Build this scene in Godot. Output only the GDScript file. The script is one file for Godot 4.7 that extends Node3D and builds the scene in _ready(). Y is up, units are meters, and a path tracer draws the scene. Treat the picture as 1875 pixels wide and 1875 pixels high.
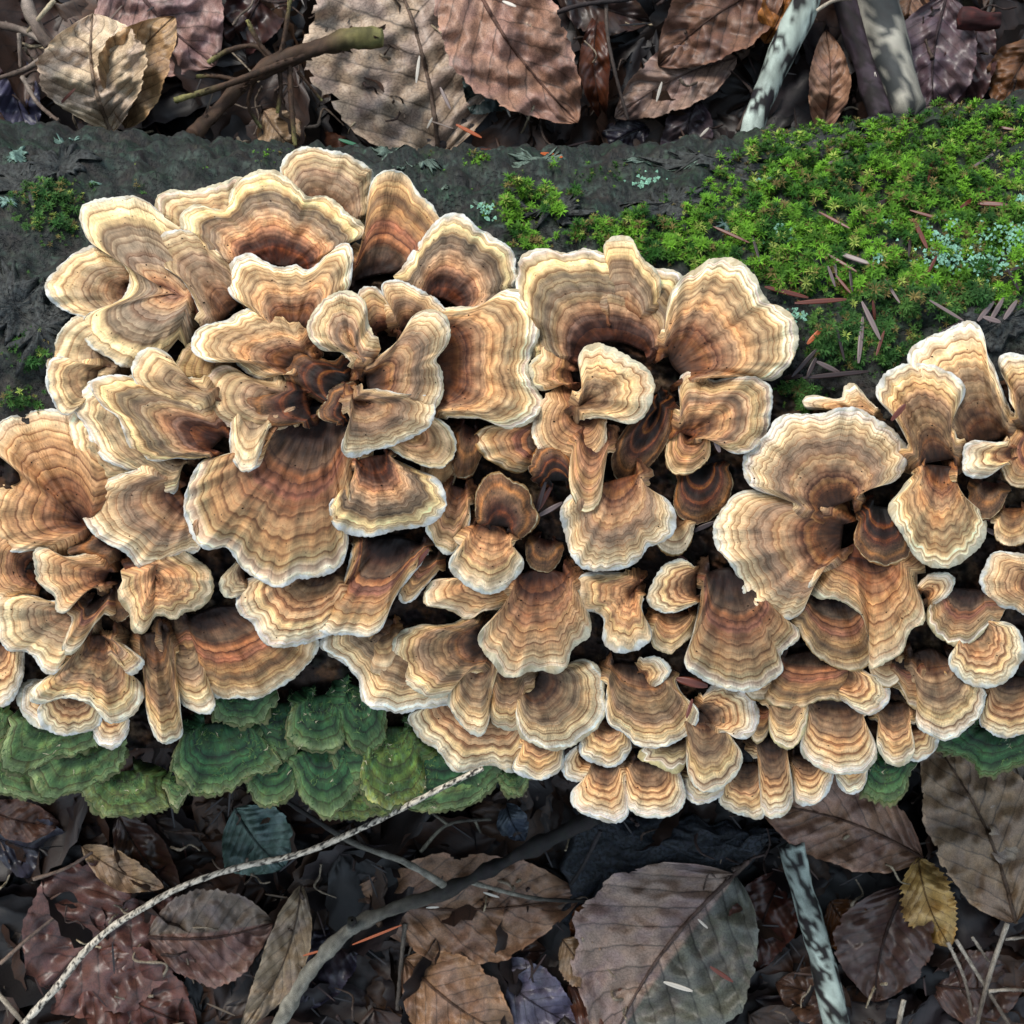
extends Node3D
# A fallen log covered with banded bracket fungi, seen from straight above, leaf litter round it.
# Pixel numbers in the tables below are places read off the photograph (1875 x 1875); at() turns one into a point at a height.

const CAM_Y := 0.72          # camera height over the soil
const TAN_HALF := 0.375
const LOG_R := 0.12
const LOG_Y := 0.10
var noise := FastNoiseLite.new()
var rnd := RandomNumberGenerator.new()
var counts := {}
var env_table := PackedFloat32Array()
var M := {}
var old_fuzz: Array = []
var grit := PackedVector3Array()

func at(px: float, py: float, y: float) -> Vector3:
	var d := CAM_Y - y
	return Vector3((px - 937.5) / 937.5 * TAN_HALF * d, y, (py - 937.5) / 937.5 * TAN_HALF * d)

func n2(x: float, y: float) -> float:
	return noise.get_noise_2d(x, y)

func lin(hex: String) -> Color:
	return Color(hex).srgb_to_linear()

# ---------------------------------------------------------------- things
func numbered(called: String) -> String:
	var k: int = counts.get(called, 0)
	counts[called] = k + 1
	return called if k == 0 else "%s_%03d" % [called, k]

func tag(o: Node, label: String, category: String, group := "", kind := "") -> void:
	if label: o.set_meta("label", label)
	if category: o.set_meta("category", category)
	if group: o.set_meta("group", group)
	if kind: o.set_meta("kind", kind)

func thing(called: String, label: String, category: String, where: Vector3, group := "") -> Node3D:
	var o := Node3D.new()
	o.name = numbered(called)
	add_child(o)
	o.position = where
	tag(o, label, category, group)
	return o

func put(called: String, mesh: Mesh, mat: Material, parent: Node) -> MeshInstance3D:
	var o := MeshInstance3D.new()
	o.name = called
	o.mesh = mesh
	o.material_override = mat
	o.cast_shadow = GeometryInstance3D.SHADOW_CASTING_SETTING_ON
	parent.add_child(o, true)
	return o

# ---------------------------------------------------------------- meshes
# A grid of (nu+1) x (nt+1) points, row by row; normals turned so that they mostly look along «facing».
func grid(nu: int, nt: int, v: PackedVector3Array, uv: PackedVector2Array, col: PackedColorArray, facing: Vector3, gone := PackedByteArray()) -> ArrayMesh:
	var idx := PackedInt32Array()
	idx.resize(nu * nt * 6)
	var nrm := PackedVector3Array()
	nrm.resize(v.size())
	nrm.fill(Vector3.ZERO)
	var w := nu + 1
	var k := 0
	var total := Vector3.ZERO
	for j in nt:
		for i in nu:
			var a := j * w + i
			var b := a + 1
			var c := a + w
			var d := c + 1
			var f := (v[d] - v[a]).cross(v[c] - v[b])
			nrm[a] += f
			nrm[b] += f
			nrm[c] += f
			nrm[d] += f
			total += f
			if gone.size() and gone[a] + gone[b] + gone[c] + gone[d] > 0: continue      # a tear or a hole
			idx[k] = a; idx[k + 1] = b; idx[k + 2] = d
			idx[k + 3] = a; idx[k + 4] = d; idx[k + 5] = c
			k += 6
	idx.resize(k)
	# (v_d - v_a) x (v_c - v_b) for a quad listed a, b, d, c: its clockwise front has the opposite normal
	var flip := total.dot(facing) < 0.0
	for i in nrm.size():
		nrm[i] = (-nrm[i] if flip else nrm[i]).normalized()
	if not flip:
		for q in range(0, idx.size(), 3):
			var t := idx[q + 1]
			idx[q + 1] = idx[q + 2]
			idx[q + 2] = t
	var arr := []
	arr.resize(Mesh.ARRAY_MAX)
	arr[Mesh.ARRAY_VERTEX] = v
	arr[Mesh.ARRAY_NORMAL] = nrm
	if uv.size(): arr[Mesh.ARRAY_TEX_UV] = uv
	if col.size(): arr[Mesh.ARRAY_COLOR] = col
	arr[Mesh.ARRAY_INDEX] = idx
	var m := ArrayMesh.new()
	m.add_surface_from_arrays(Mesh.PRIMITIVE_TRIANGLES, arr)
	return m

func pts(a: Array) -> PackedVector2Array:
	var o := PackedVector2Array()
	for i in range(0, a.size(), 2):
		o.append(Vector2(a[i], a[i + 1]))
	return o

# Catmull-Rom through the points, then n+1 points evenly spaced along it.
func smooth_line(p: PackedVector2Array, n: int) -> PackedVector2Array:
	var fine := PackedVector2Array()
	var last := p.size() - 1
	if last == 0:
		for i in n + 1: fine.append(p[0])
		return fine
	for i in last:
		var a := p[maxi(i - 1, 0)]
		var d := p[mini(i + 2, last)]
		for k in 12:
			fine.append(p[i].cubic_interpolate(p[i + 1], a, d, k / 12.0))
	fine.append(p[last])
	var run := PackedFloat32Array([0.0])
	for i in range(1, fine.size()):
		run.append(run[i - 1] + fine[i].distance_to(fine[i - 1]))
	var total := run[run.size() - 1]
	var out := PackedVector2Array()
	var at_ := 0
	for i in n + 1:
		var s := total * i / n
		while at_ < run.size() - 2 and run[at_ + 1] < s: at_ += 1
		var seg := maxf(run[at_ + 1] - run[at_], 1e-6)
		out.append(fine[at_].lerp(fine[at_ + 1], clampf((s - run[at_]) / seg, 0, 1)))
	return out

func line_length(p: PackedVector2Array) -> float:
	var s := 0.0
	for i in range(1, p.size()): s += p[i].distance_to(p[i - 1])
	return s

# ---------------------------------------------------------------- the log's shape
func log_axis(x: float) -> Vector2:      # (z of the axis, radius) at x
	var t := x / 0.19
	var z := -0.0395 - 0.003 * t - 0.0105 * t * t * (1.0 if t > 0 else 0.75)
	return Vector2(z, LOG_R + 0.004 * t * clampf(t, -1, 1))

func log_point(x: float, ang: float) -> Vector3:   # ang 0 at the top, + towards +z
	var ax := log_axis(x)
	var plates := n2(x * 150.0, ang * 22.0) * 0.0012 + n2(x * 60.0 + 40.0, ang * 7.0) * 0.004
	var crack := absf(n2(x * 34.0 + 9.0, ang * 11.0 + n2(x * 90.0, ang * 14.0) * 0.6))
	plates -= 0.0016 * (1.0 - smoothstep(0.0, 0.06, crack))
	plates += n2(x * 420.0, ang * 50.0) * 0.0004
	var r := ax.y + plates
	return Vector3(x, LOG_Y + cos(ang) * r, ax.x + sin(ang) * r)

func log_hit(px: float, py: float) -> Array:      # [x, ang] where the line of sight meets the log; [] where it passes it
	var kx := (px - 937.5) / 937.5 * TAN_HALF
	var k := (py - 937.5) / 937.5 * TAN_HALF
	var x := kx * 0.5
	for it in 3:
		var ax := log_axis(x)
		# z = k (CAM_Y - y); (z - zc)^2 + (y - LOG_Y)^2 = r^2, with d = CAM_Y - y
		var a := k * k + 1.0
		var h := CAM_Y - LOG_Y
		var b := -2.0 * (k * ax.x + h)
		var c := ax.x * ax.x + h * h - ax.y * ax.y
		var disc := b * b - 4.0 * a * c
		if disc < 0.0: return []
		var d := (-b - sqrt(disc)) / (2.0 * a)
		x = kx * d
		if it == 2:
			return [x, atan2(k * d - ax.x, h - d)]
	return []

func make_env() -> void:      # height of the surface that the fungi follow, by pixel row: the log, and beyond its shoulders a slope
	env_table.resize(2200)
	var top := 740
	for i in env_table.size(): env_table[i] = LOG_Y + LOG_R
	for dir in [-1, 1]:
		var y := LOG_Y + LOG_R
		var limit := 0.00011 if dir > 0 else 0.00009
		for s in range(0, 1400):
			var row: int = top + dir * s
			if row + 100 < 0 or row + 100 >= env_table.size(): break
			var h := log_hit(937.5, row)
			var yy := y - limit
			if h.size():
				yy = maxf(yy, LOG_Y + cos(h[1]) * LOG_R)
			y = minf(y, yy)
			env_table[row + 100] = y

func env(py: float) -> float:
	return env_table[clampi(int(py) + 100, 0, env_table.size() - 1)]

# ---------------------------------------------------------------- procedural textures
func noise_bytes(w: int, h: int, f: float, sx: float, seed_: int, oct: int, ridged := false) -> PackedByteArray:
	var q := FastNoiseLite.new()
	q.seed = seed_
	q.noise_type = FastNoiseLite.TYPE_SIMPLEX_SMOOTH
	q.frequency = f
	q.fractal_type = FastNoiseLite.FRACTAL_RIDGED if ridged else FastNoiseLite.FRACTAL_FBM
	q.fractal_octaves = oct
	var im := q.get_seamless_image(maxi(int(w * sx), 8), h)
	im.resize(w, h, Image.INTERPOLATE_CUBIC)
	im.convert(Image.FORMAT_L8)
	return im.get_data()

const TW := 512
const TH := 384
var nz_low: PackedByteArray
var nz_mid: PackedByteArray
var nz_fib: PackedByteArray
var nz_blot: PackedByteArray

func band_texture(stops: Array, seed_: int, fibre: float, blotch: float, wobble: float, fade := 0.08, rings := []) -> Array:
	rnd.seed = seed_
	var line: Array[Color] = []
	var hgt := PackedFloat32Array()
	var n := 768
	var at_ := 0
	for i in n:
		var t := i / float(n - 1)
		while at_ < stops.size() - 2 and stops[at_ + 1][0] < t: at_ += 1
		var a: Array = stops[at_]
		var b: Array = stops[at_ + 1]
		var f := clampf((t - a[0]) / maxf(b[0] - a[0], 0.001), 0, 1)
		var c := Color(a[1]).lerp(Color(b[1]), smoothstep(0.0, 1.0, f))
		var lum := c.get_luminance()
		c = c.lerp(Color(lum * 1.03, lum, lum * 0.95), fade)
		var m := 1.0 + 0.09 * n2(t * 30.0, seed_ * 7.3) + 0.08 * n2(t * 110.0, seed_ * 3.1)
		c = Color(c.r * m, c.g * m, c.b * m)
		for q in rings:      # thin dark growth lines: sharp towards the root, fading outwards
			var d: float = t - q[0] - 0.008 * sin(seed_ * 3.7 + q[0] * 40.0)
			var k: float = 1.25 * q[1] * (exp(-d * d * 60000.0) if d < 0.0 else exp(-d * 75.0)) * (0.65 + 0.6 * absf(sin(seed_ * 1.9 + q[0] * 25.0)))
			c = Color(c.r * lerpf(1.0, 0.60, k), c.g * lerpf(1.0, 0.48, k), c.b * lerpf(1.0, 0.40, k))
		line.append(c)
		hgt.append(c.get_luminance())
	var px := PackedByteArray()
	px.resize(TW * TH * 3)
	var hp := PackedByteArray()
	hp.resize(TW * TH)
	var ox := rnd.randi() % TW
	var oy := rnd.randi() % TH
	var k := 0
	for y in TH:
		var yy := ((y + oy) % TH) * TW
		var tv := y / float(TH - 1)
		for x in TW:
			var q := yy + (x + ox) % TW
			var w := (nz_low[q] - 127) * 0.00005 * wobble + (nz_mid[q] - 127) * 0.000022 * wobble
			var c: Color = line[clampi(int((tv + w) * 767.0), 0, 767)]
			var fb := (nz_fib[q] - 127) * 0.0078
			var g := 1.0 + fb * fibre + (nz_blot[q] - 127) * 0.0078 * blotch
			px[k] = clampi(int(c.r * g * 255.0), 0, 255)
			px[k + 1] = clampi(int(c.g * (g - 0.02) * 252.0), 0, 255)
			px[k + 2] = clampi(int(c.b * (g * 1.06 - 0.06) * 250.0), 0, 255)
			hp[y * TW + x] = clampi(int(70.0 + 90.0 * hgt[clampi(int((tv + w) * 767.0), 0, 767)] + fb * 46.0), 0, 255)
			k += 3
	for d in 130:      # specks
		var x := rnd.randi() % (TW - 3)
		var y := rnd.randi() % (TH - 3)
		var deep := rnd.randf_range(0.25, 0.7)
		for q in [0, 1, TW, TW + 1]:
			for ch in 3:
				var at_px: int = (y * TW + x + q) * 3 + ch
				px[at_px] = int(px[at_px] * deep)
	var im := Image.create_from_data(TW, TH, false, Image.FORMAT_RGB8, px)
	var hm := Image.create_from_data(TW, TH, false, Image.FORMAT_L8, hp)
	hm.convert(Image.FORMAT_RGBA8)
	hm.bump_map_to_normal_map(3.0)
	return [ImageTexture.create_from_image(im), ImageTexture.create_from_image(hm)]

func mat(color := Color.WHITE, rough := 0.9) -> StandardMaterial3D:
	var m := StandardMaterial3D.new()
	m.albedo_color = color
	m.roughness = rough
	m.cull_mode = BaseMaterial3D.CULL_DISABLED
	return m

# fine grain that any surface can carry: three-plane mapped, mm across one repeat
var grain_tex := {}
func grain(m: StandardMaterial3D, span_mm: float, contrast: float, bump: float, f := 0.03, seed_ := 1) -> void:
	var key := "%.3f %.2f %d" % [f, contrast, seed_]
	if not grain_tex.has(key):
		var n := 512
		var a := noise_bytes(n, n, f, 1.0, seed_ + 60, 5)
		var b := noise_bytes(n, n, f * 2.3, 1.0, seed_ + 61, 3, true)
		var px := PackedByteArray()
		px.resize(n * n)
		for i in n * n: px[i] = clampi(int(200.0 + ((a[i] - 127) * 1.5 + (b[i] - 127) * 0.6) * contrast), 0, 255)
		var im := Image.create_from_data(n, n, false, Image.FORMAT_L8, px)
		im.convert(Image.FORMAT_RGBA8)
		var nm: Image = im.duplicate()
		nm.bump_map_to_normal_map(4.0)
		grain_tex[key] = [ImageTexture.create_from_image(im), ImageTexture.create_from_image(nm)]
	m.uv1_triplanar = true
	m.uv1_world_triplanar = true
	m.uv1_scale = Vector3.ONE * (1000.0 / span_mm)
	m.albedo_texture = grain_tex[key][0]
	m.normal_enabled = true
	m.normal_texture = grain_tex[key][1]
	m.normal_scale = bump

func vertex_mat(rough := 0.9, spec := 0.5) -> StandardMaterial3D:
	var m := mat(Color.WHITE, rough)
	m.vertex_color_use_as_albedo = true
	m.metallic_specular = spec
	return m

# the same chart as another cap would wear it: bands wider or narrower, darker or paler, some missing
func varied(stops: Array, seed_: int) -> Array:
	rnd.seed = seed_ * 77
	var out := []
	var ph := rnd.randf() * TAU
	for i in stops.size():
		if i > 2 and i < stops.size() - 3 and rnd.randf() < 0.16: continue
		var t: float = stops[i][0]
		t += 0.030 * sin(t * PI) * sin(t * 7.0 + ph) + 0.012 * sin(t * PI) * sin(t * 19.0 + ph * 2.0)
		var c := Color(stops[i][1])
		var g := rnd.randf_range(0.82, 1.12)
		out.append([t, Color(clampf(c.r * g, 0, 1), clampf(c.g * g * rnd.randf_range(0.97, 1.01), 0, 1), clampf(c.b * g * rnd.randf_range(0.93, 1.02), 0, 1))])
	return out

func cap_mat(stops: Array, seed_: int, fibre := 0.10, blotch := 0.20, wobble := 1.0, rings := []) -> StandardMaterial3D:
	var t := band_texture(stops, seed_, fibre, blotch, wobble, 0.04, rings)
	var m := vertex_mat(0.68, 0.4)
	m.albedo_texture = t[0]
	m.normal_enabled = true
	m.normal_texture = t[1]
	m.normal_scale = 1.3
	return m

# ---------------------------------------------------------------- a bracket: banded cap, frilled pale margin, pored underside
# root, rim: where it grows from and its outer edge, in photograph pixels; level: how high it stands over the log, in steps
# opts: v0 where on the band chart the root lies, rise mm from root to rim, wave mm of ruffles, rim_w px, rough px of fringe, sag mm, tint
func blurred(p: PackedVector2Array, reach: int, times: int) -> PackedVector2Array:
	var a := p.duplicate()
	var n := a.size()
	for k in times:
		var b := a.duplicate()
		for i in n:
			var w := mini(reach, mini(i, n - 1 - i))
			var s := Vector2.ZERO
			for q in range(i - w, i + w + 1): s += a[q]
			b[i] = s / (2 * w + 1)
		a = b
	return a

func bracket(label: String, root_: Array, rim_: Array, level: float, look: String, opts := {}) -> Node3D:
	var root := pts(root_)
	var rim := pts(rim_)
	var length := line_length(smooth_line(rim, 60))
	var nu := clampi(int(length / 3.4), 36, 300)
	var m := blurred(smooth_line(rim, nu), 3, 2)
	var r := smooth_line(root, nu)
	rnd.seed = int(rim[0].x * 31.0 + rim[0].y * 17.0 + rim.size())
	var sd := rnd.randf() * 900.0
	var old: bool = look.begins_with("old")
	var mean := 0.0
	var e_root := 0.0
	var axis := Vector2.ZERO
	var centre := Vector2.ZERO
	for i in nu + 1:
		mean += m[i].distance_to(r[i]) / (nu + 1)
		e_root += env(r[i].y) / (nu + 1)
		axis += m[i] - r[i]
		centre += r[i] / (nu + 1)
	axis = axis.normalized()
	var rim_w: float = minf(opts.get("rim_w", 4.6), 7.0) * rnd.randf_range(0.8, 1.15)
	var rough: float = opts.get("rough", 1.0)
	var wave: float = opts.get("wave", 2.2) * clampf(mean / 110.0, 0.35, 1.3)
	var rise: float = opts.get("rise", 4.5)
	var big := clampf(mean / 95.0, 0.5, 1.7)
	var sag: float = opts.get("sag", 2.6) * big
	var bulge: float = opts.get("bulge", 2.2) * big
	var heart: float = opts.get("heart", rnd.randf_range(0.30, 0.52))
	var follow: float = opts.get("follow", 0.62)
	var v0: float = opts.get("v0", clampf(1.0 - mean / 250.0, 0.0, 0.62))
	var gam: float = float(opts.get("gam", rnd.randf_range(0.85, 1.2))) * 1.36
	var tint: Color = lin(opts["tint"]) if opts.has("tint") else Color(1, 1, 1)
	if old: tint *= Color(1.0, 1.0, 1.0).lerp(Color(1.9, 1.55, 1.2), rnd.randf())
	else: tint *= Color(0.94, 0.97, 0.99).lerp(Color(1.05, 0.97, 0.88), rnd.randf())
	var shade := rnd.randf_range(0.84, 1.12)
	var hm := 6.0 + 3.2 * level
	var hb := hm - rise
	# behind the root the cap goes on, short, dark and rimless, and fuses with what it grows from
	var ne: int = 0 if opts.get("rim_only", false) else 16
	var back := clampf(mean * float(opts.get("back", 0.26)), 10.0, 32.0)
	var before := PackedVector2Array()
	var after := PackedVector2Array()
	for side in 2:
		var e := m[0] - r[0] if side == 0 else m[nu] - r[nu]
		var c := r[0] if side == 0 else r[nu]
		var a0 := e.angle()
		var turn := wrapf((-axis).angle() - a0, -PI, PI)
		# never sweep across the front
		if absf(wrapf(axis.angle() - (a0 + turn * 0.5), -PI, PI)) < PI * 0.25: turn -= signf(turn) * TAU
		for k in range(1, ne + 1):
			var q := k / float(ne)
			var rr := lerpf(e.length() * 0.96, back, smoothstep(0.0, 0.75, q)) * (1.0 + 0.22 * n2(q * 5.0 + sd, side * 9.0 + 2.0))
			var p := c + Vector2.from_angle(a0 + turn * q) * rr
			if side == 0: before.append(p)
			else: after.append(p)
	before.reverse()
	var full := before.duplicate()
	full.append_array(m)
	full.append_array(after)
	var roots := PackedVector2Array()
	for i in full.size(): roots.append(r[clampi(i - ne, 0, nu)])
	m = full
	r = roots
	var soft := blurred(m, 13, 3)
	var n := m.size() - 1
	# side edges bow in (flare over 1) or out (under 1) on their way from root to rim
	var flare: float = opts.get("fl", 1.15)
	var ax := PackedVector2Array()
	var la := PackedVector2Array()
	var dir := PackedVector2Array()
	var fr := PackedFloat32Array()
	var wv := PackedFloat32Array()
	var wv2 := PackedFloat32Array()
	var t0 := PackedFloat32Array()
	var ext := PackedFloat32Array()
	for i in n + 1:
		var s := length * (i - ne) / nu
		var d := soft[i] - r[i]
		var l := maxf((m[i] - r[i]).length(), 4.0)
		ax.append(axis * d.dot(axis))
		la.append(d - axis * d.dot(axis))
		dir.append((m[i] - r[i]) / l)
		var x := clampf(maxf(ne - i, i - ne - nu) / maxf(ne, 1), 0.0, 1.0)
		ext.append(x)
		fr.append((n2(s / 12.0 + sd, sd) * 1.1 * rough + n2(s / 4.5, sd + 50.0) * 0.8 * rough + n2(s / 34.0 + sd, 3.0) * rough * 1.2))
		wv.append((n2(s / 85.0 + sd, 11.0) * 1.8 * wave + n2(s / 190.0 + sd, 90.0) * 1.6 * wave) * (1.0 - x))
		wv2.append(n2(s / 30.0 + sd, 31.0) * wave * 0.55 * (1.0 - x))
		var end := smoothstep(0.0, 9.0, float(mini(i - ne, nu + ne - i)))
		t0.append(clampf(1.0 - rim_w * (0.25 + 0.75 * end) * (1.0 + 0.9 * n2(s / 30.0, sd + 8.0)) * clampf(l / 70.0, 0.4, 1.0) / l, 0.5, 0.99))
	var place := func(i: int, f: float) -> Vector2:
		return r[i] + ax[i] * f + la[i] * pow(f, flare) + (m[i] - soft[i]) * pow(f, 3.2) + dir[i] * fr[i] * smoothstep(0.72, 1.0, f) * 0.8
	var nt := clampi(int(mean / 5.0), 12, 34)
	var origin := at(root[0].x, root[0].y, e_root + hb * 0.001)
	var height := func(i: int, t: float, p: Vector2) -> float:
		var e := lerpf(e_root, env(p.y), follow)
		var y := hb + rise * (1.0 - pow(1.0 - clampf(t, 0, 1), 1.7)) + bulge * sin(PI * clampf(t, 0, 1))
		y += wv[i] * pow(t, 1.5) + wv2[i] * pow(t, 4.0)
		y -= sag * pow(clampf((t - 0.62) / 0.38, 0, 1), 2.0)
		y -= (5.0 + 6.0 * t) * smoothstep(0.0, 0.6, ext[i]) * t
		y += 0.20 * n2(p.x / 9.0, p.y / 9.0 + sd) + 0.8 * n2(p.x / 34.0 + sd, p.y / 34.0)
		return e + y * 0.001
	var v := PackedVector3Array()
	var uv := PackedVector2Array()
	var col := PackedColorArray()
	var u0 := rnd.randf()
	var vend := rnd.randf_range(0.93, 0.995)
	for j in range(-2, nt + 1):
		var t := maxf(j, 0) / float(nt)
		for i in n + 1:
			var f := t * t0[i]
			var p: Vector2 = place.call(i, f)
			var y: float = height.call(i, f, p)
			if j < 0:      # the foot that holds it to the log
				y = lerpf(y, env(p.y) - 0.004, -j / 2.0)
			v.append(at(p.x, p.y, y) - origin)
			var vmax := lerpf(vend, maxf(v0 + 0.06, 0.36), smoothstep(0.0, 0.5, ext[i]))
			uv.append(Vector2(u0 + length * i / nu / 620.0, clampf(lerpf(v0, vmax, pow(t, gam)), 0.004, 0.996)))
			var st := clampf(n2(p.x / 46.0 + 7.0, p.y / 46.0 + sd * 0.1) * 1.9 + 0.35 * n2(p.x / 12.0, p.y / 12.0) - 0.02, 0.0, 0.8) * (1.0 - t * 0.6)
			var g := shade * (1.0 + 0.16 * n2(p.x / 20.0, p.y / 20.0 + sd))
			var hz := 0.0 if old else 1.0 - smoothstep(heart * 0.25, heart * 1.25 + 0.01, t * (1.0 - 0.75 * ext[i]) + 0.10 * n2(p.x / 22.0 + sd, p.y / 22.0) + 0.05 * n2(length * i / nu / 7.0, sd))
			var hc := Color(lerpf(1.0, 0.62, st), lerpf(1.0, 0.50, st), lerpf(1.0, 0.42, st)).lerp(Color(0.24, 0.145, 0.095), hz * 0.9)
			if old:
				g *= 1.0 + 0.35 * n2(p.x / 30.0 + 3.0, p.y / 30.0) + 0.3 * n2(p.x / 9.0, p.y / 9.0)
				hc = hc.lerp(Color(5.5, 2.9, 2.6), smoothstep(0.36, 0.60, n2(p.x / 15.0 + sd, p.y / 15.0) + 0.22 * t + 0.25 * n2(p.x / 5.0, p.y / 5.0)) * 0.8)
			col.append(Color(tint.r * g * hc.r, tint.g * g * hc.g, tint.b * g * hc.b))
			if not old and j > 3 and t < 0.97 and rnd.randf() < 0.0035: grit.append(at(p.x, p.y, y))
			if old and j > 2 and rnd.randf() < 0.09: old_fuzz.append([at(p.x, p.y, y), rnd.randf()])
	var o := thing("mossy_bracket_fungus" if old else "bracket_fungus", label, "fungus", origin, "old mossy bracket fungi under the fresh ones" if old else "banded bracket fungi on the log")
	var skin: Material = M[look] if not M.has(look + "2") or rnd.randf() < 0.36 else (M[look + "2"] if rnd.randf() < 0.5 else M[look + "3"])
	put("cap", grid(n, nt + 2, v, uv, col, Vector3.UP), skin, o)
	# the pale rim rolls over the edge
	var out := [0.0, 0.3, 0.62, 0.88, 1.0, 1.03, 0.92, 0.6, 0.2]
	var up := [0.03, 0.20, 0.24, 0.12, -0.2, -0.55, -0.95, -1.15, -1.2]
	var thick: float = opts.get("thick", 1.0)
	v = PackedVector3Array()
	col = PackedColorArray()
	var white := lin(opts.get("rim", "7c7c58" if old else ["f6f3ea", "f8f5ec", "f3ecd8", "f6f2e4", "eee2c4"][rnd.randi() % 5]))
	var inner := lin("3c5a30" if old else "efdfb8")
	var worn := lin("46502f" if old else "b99a6c")
	for k in out.size():
		for i in range(ne, ne + nu + 1):
			var f: float = lerpf(t0[i], 1.0, out[k])
			var p: Vector2 = place.call(i, f) + dir[i] * fr[i] * 0.35 * out[k]
			var lump := n2(p.x / 4.0 + k * 9.0, p.y / 4.0) * 0.28
			var slim := 0.3 + 0.7 * smoothstep(0.0, 9.0, float(mini(i - ne, nu + ne - i)))
			var y: float = height.call(i, f, p) + (up[k] * thick + lump * (1.0 if k > 0 else 0.3)) * slim * 0.001
			v.append(at(p.x, p.y, y) - origin)
			var c := inner.lerp(white, clampf(out[k] * 2.2 + n2(p.x / 7.0, p.y / 7.0) * 0.5, 0, 1))
			c = c.lerp(worn, clampf(n2(length * (i - ne) / nu / 40.0 + sd, sd + 77.0) * 1.6 - 0.25 + 0.3 * n2(p.x / 6.0, p.y / 6.0), 0.0, 0.45))
			var g := 1.0 + 0.22 * n2(p.x / 5.0, p.y / 5.0 + 70.0)
			col.append(Color(c.r * g, c.g * g, c.b * g))
	put("margin", grid(nu, out.size() - 1, v, PackedVector2Array(), col, Vector3.UP), M["margin"], o)
	v = PackedVector3Array()
	for j in 5:
		var t := j / 4.0
		for i in n + 1:
			var f := t * lerpf(t0[i], 1.0, 0.2)
			var p: Vector2 = place.call(i, f)
			v.append(at(p.x, p.y, height.call(i, f, p) - lerpf(2.6, 1.2, t) * thick * 0.001) - origin)
	put("pore_surface", grid(n, 4, v, PackedVector2Array(), PackedColorArray(), Vector3.DOWN), M["pores"], o)
	return o

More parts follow.
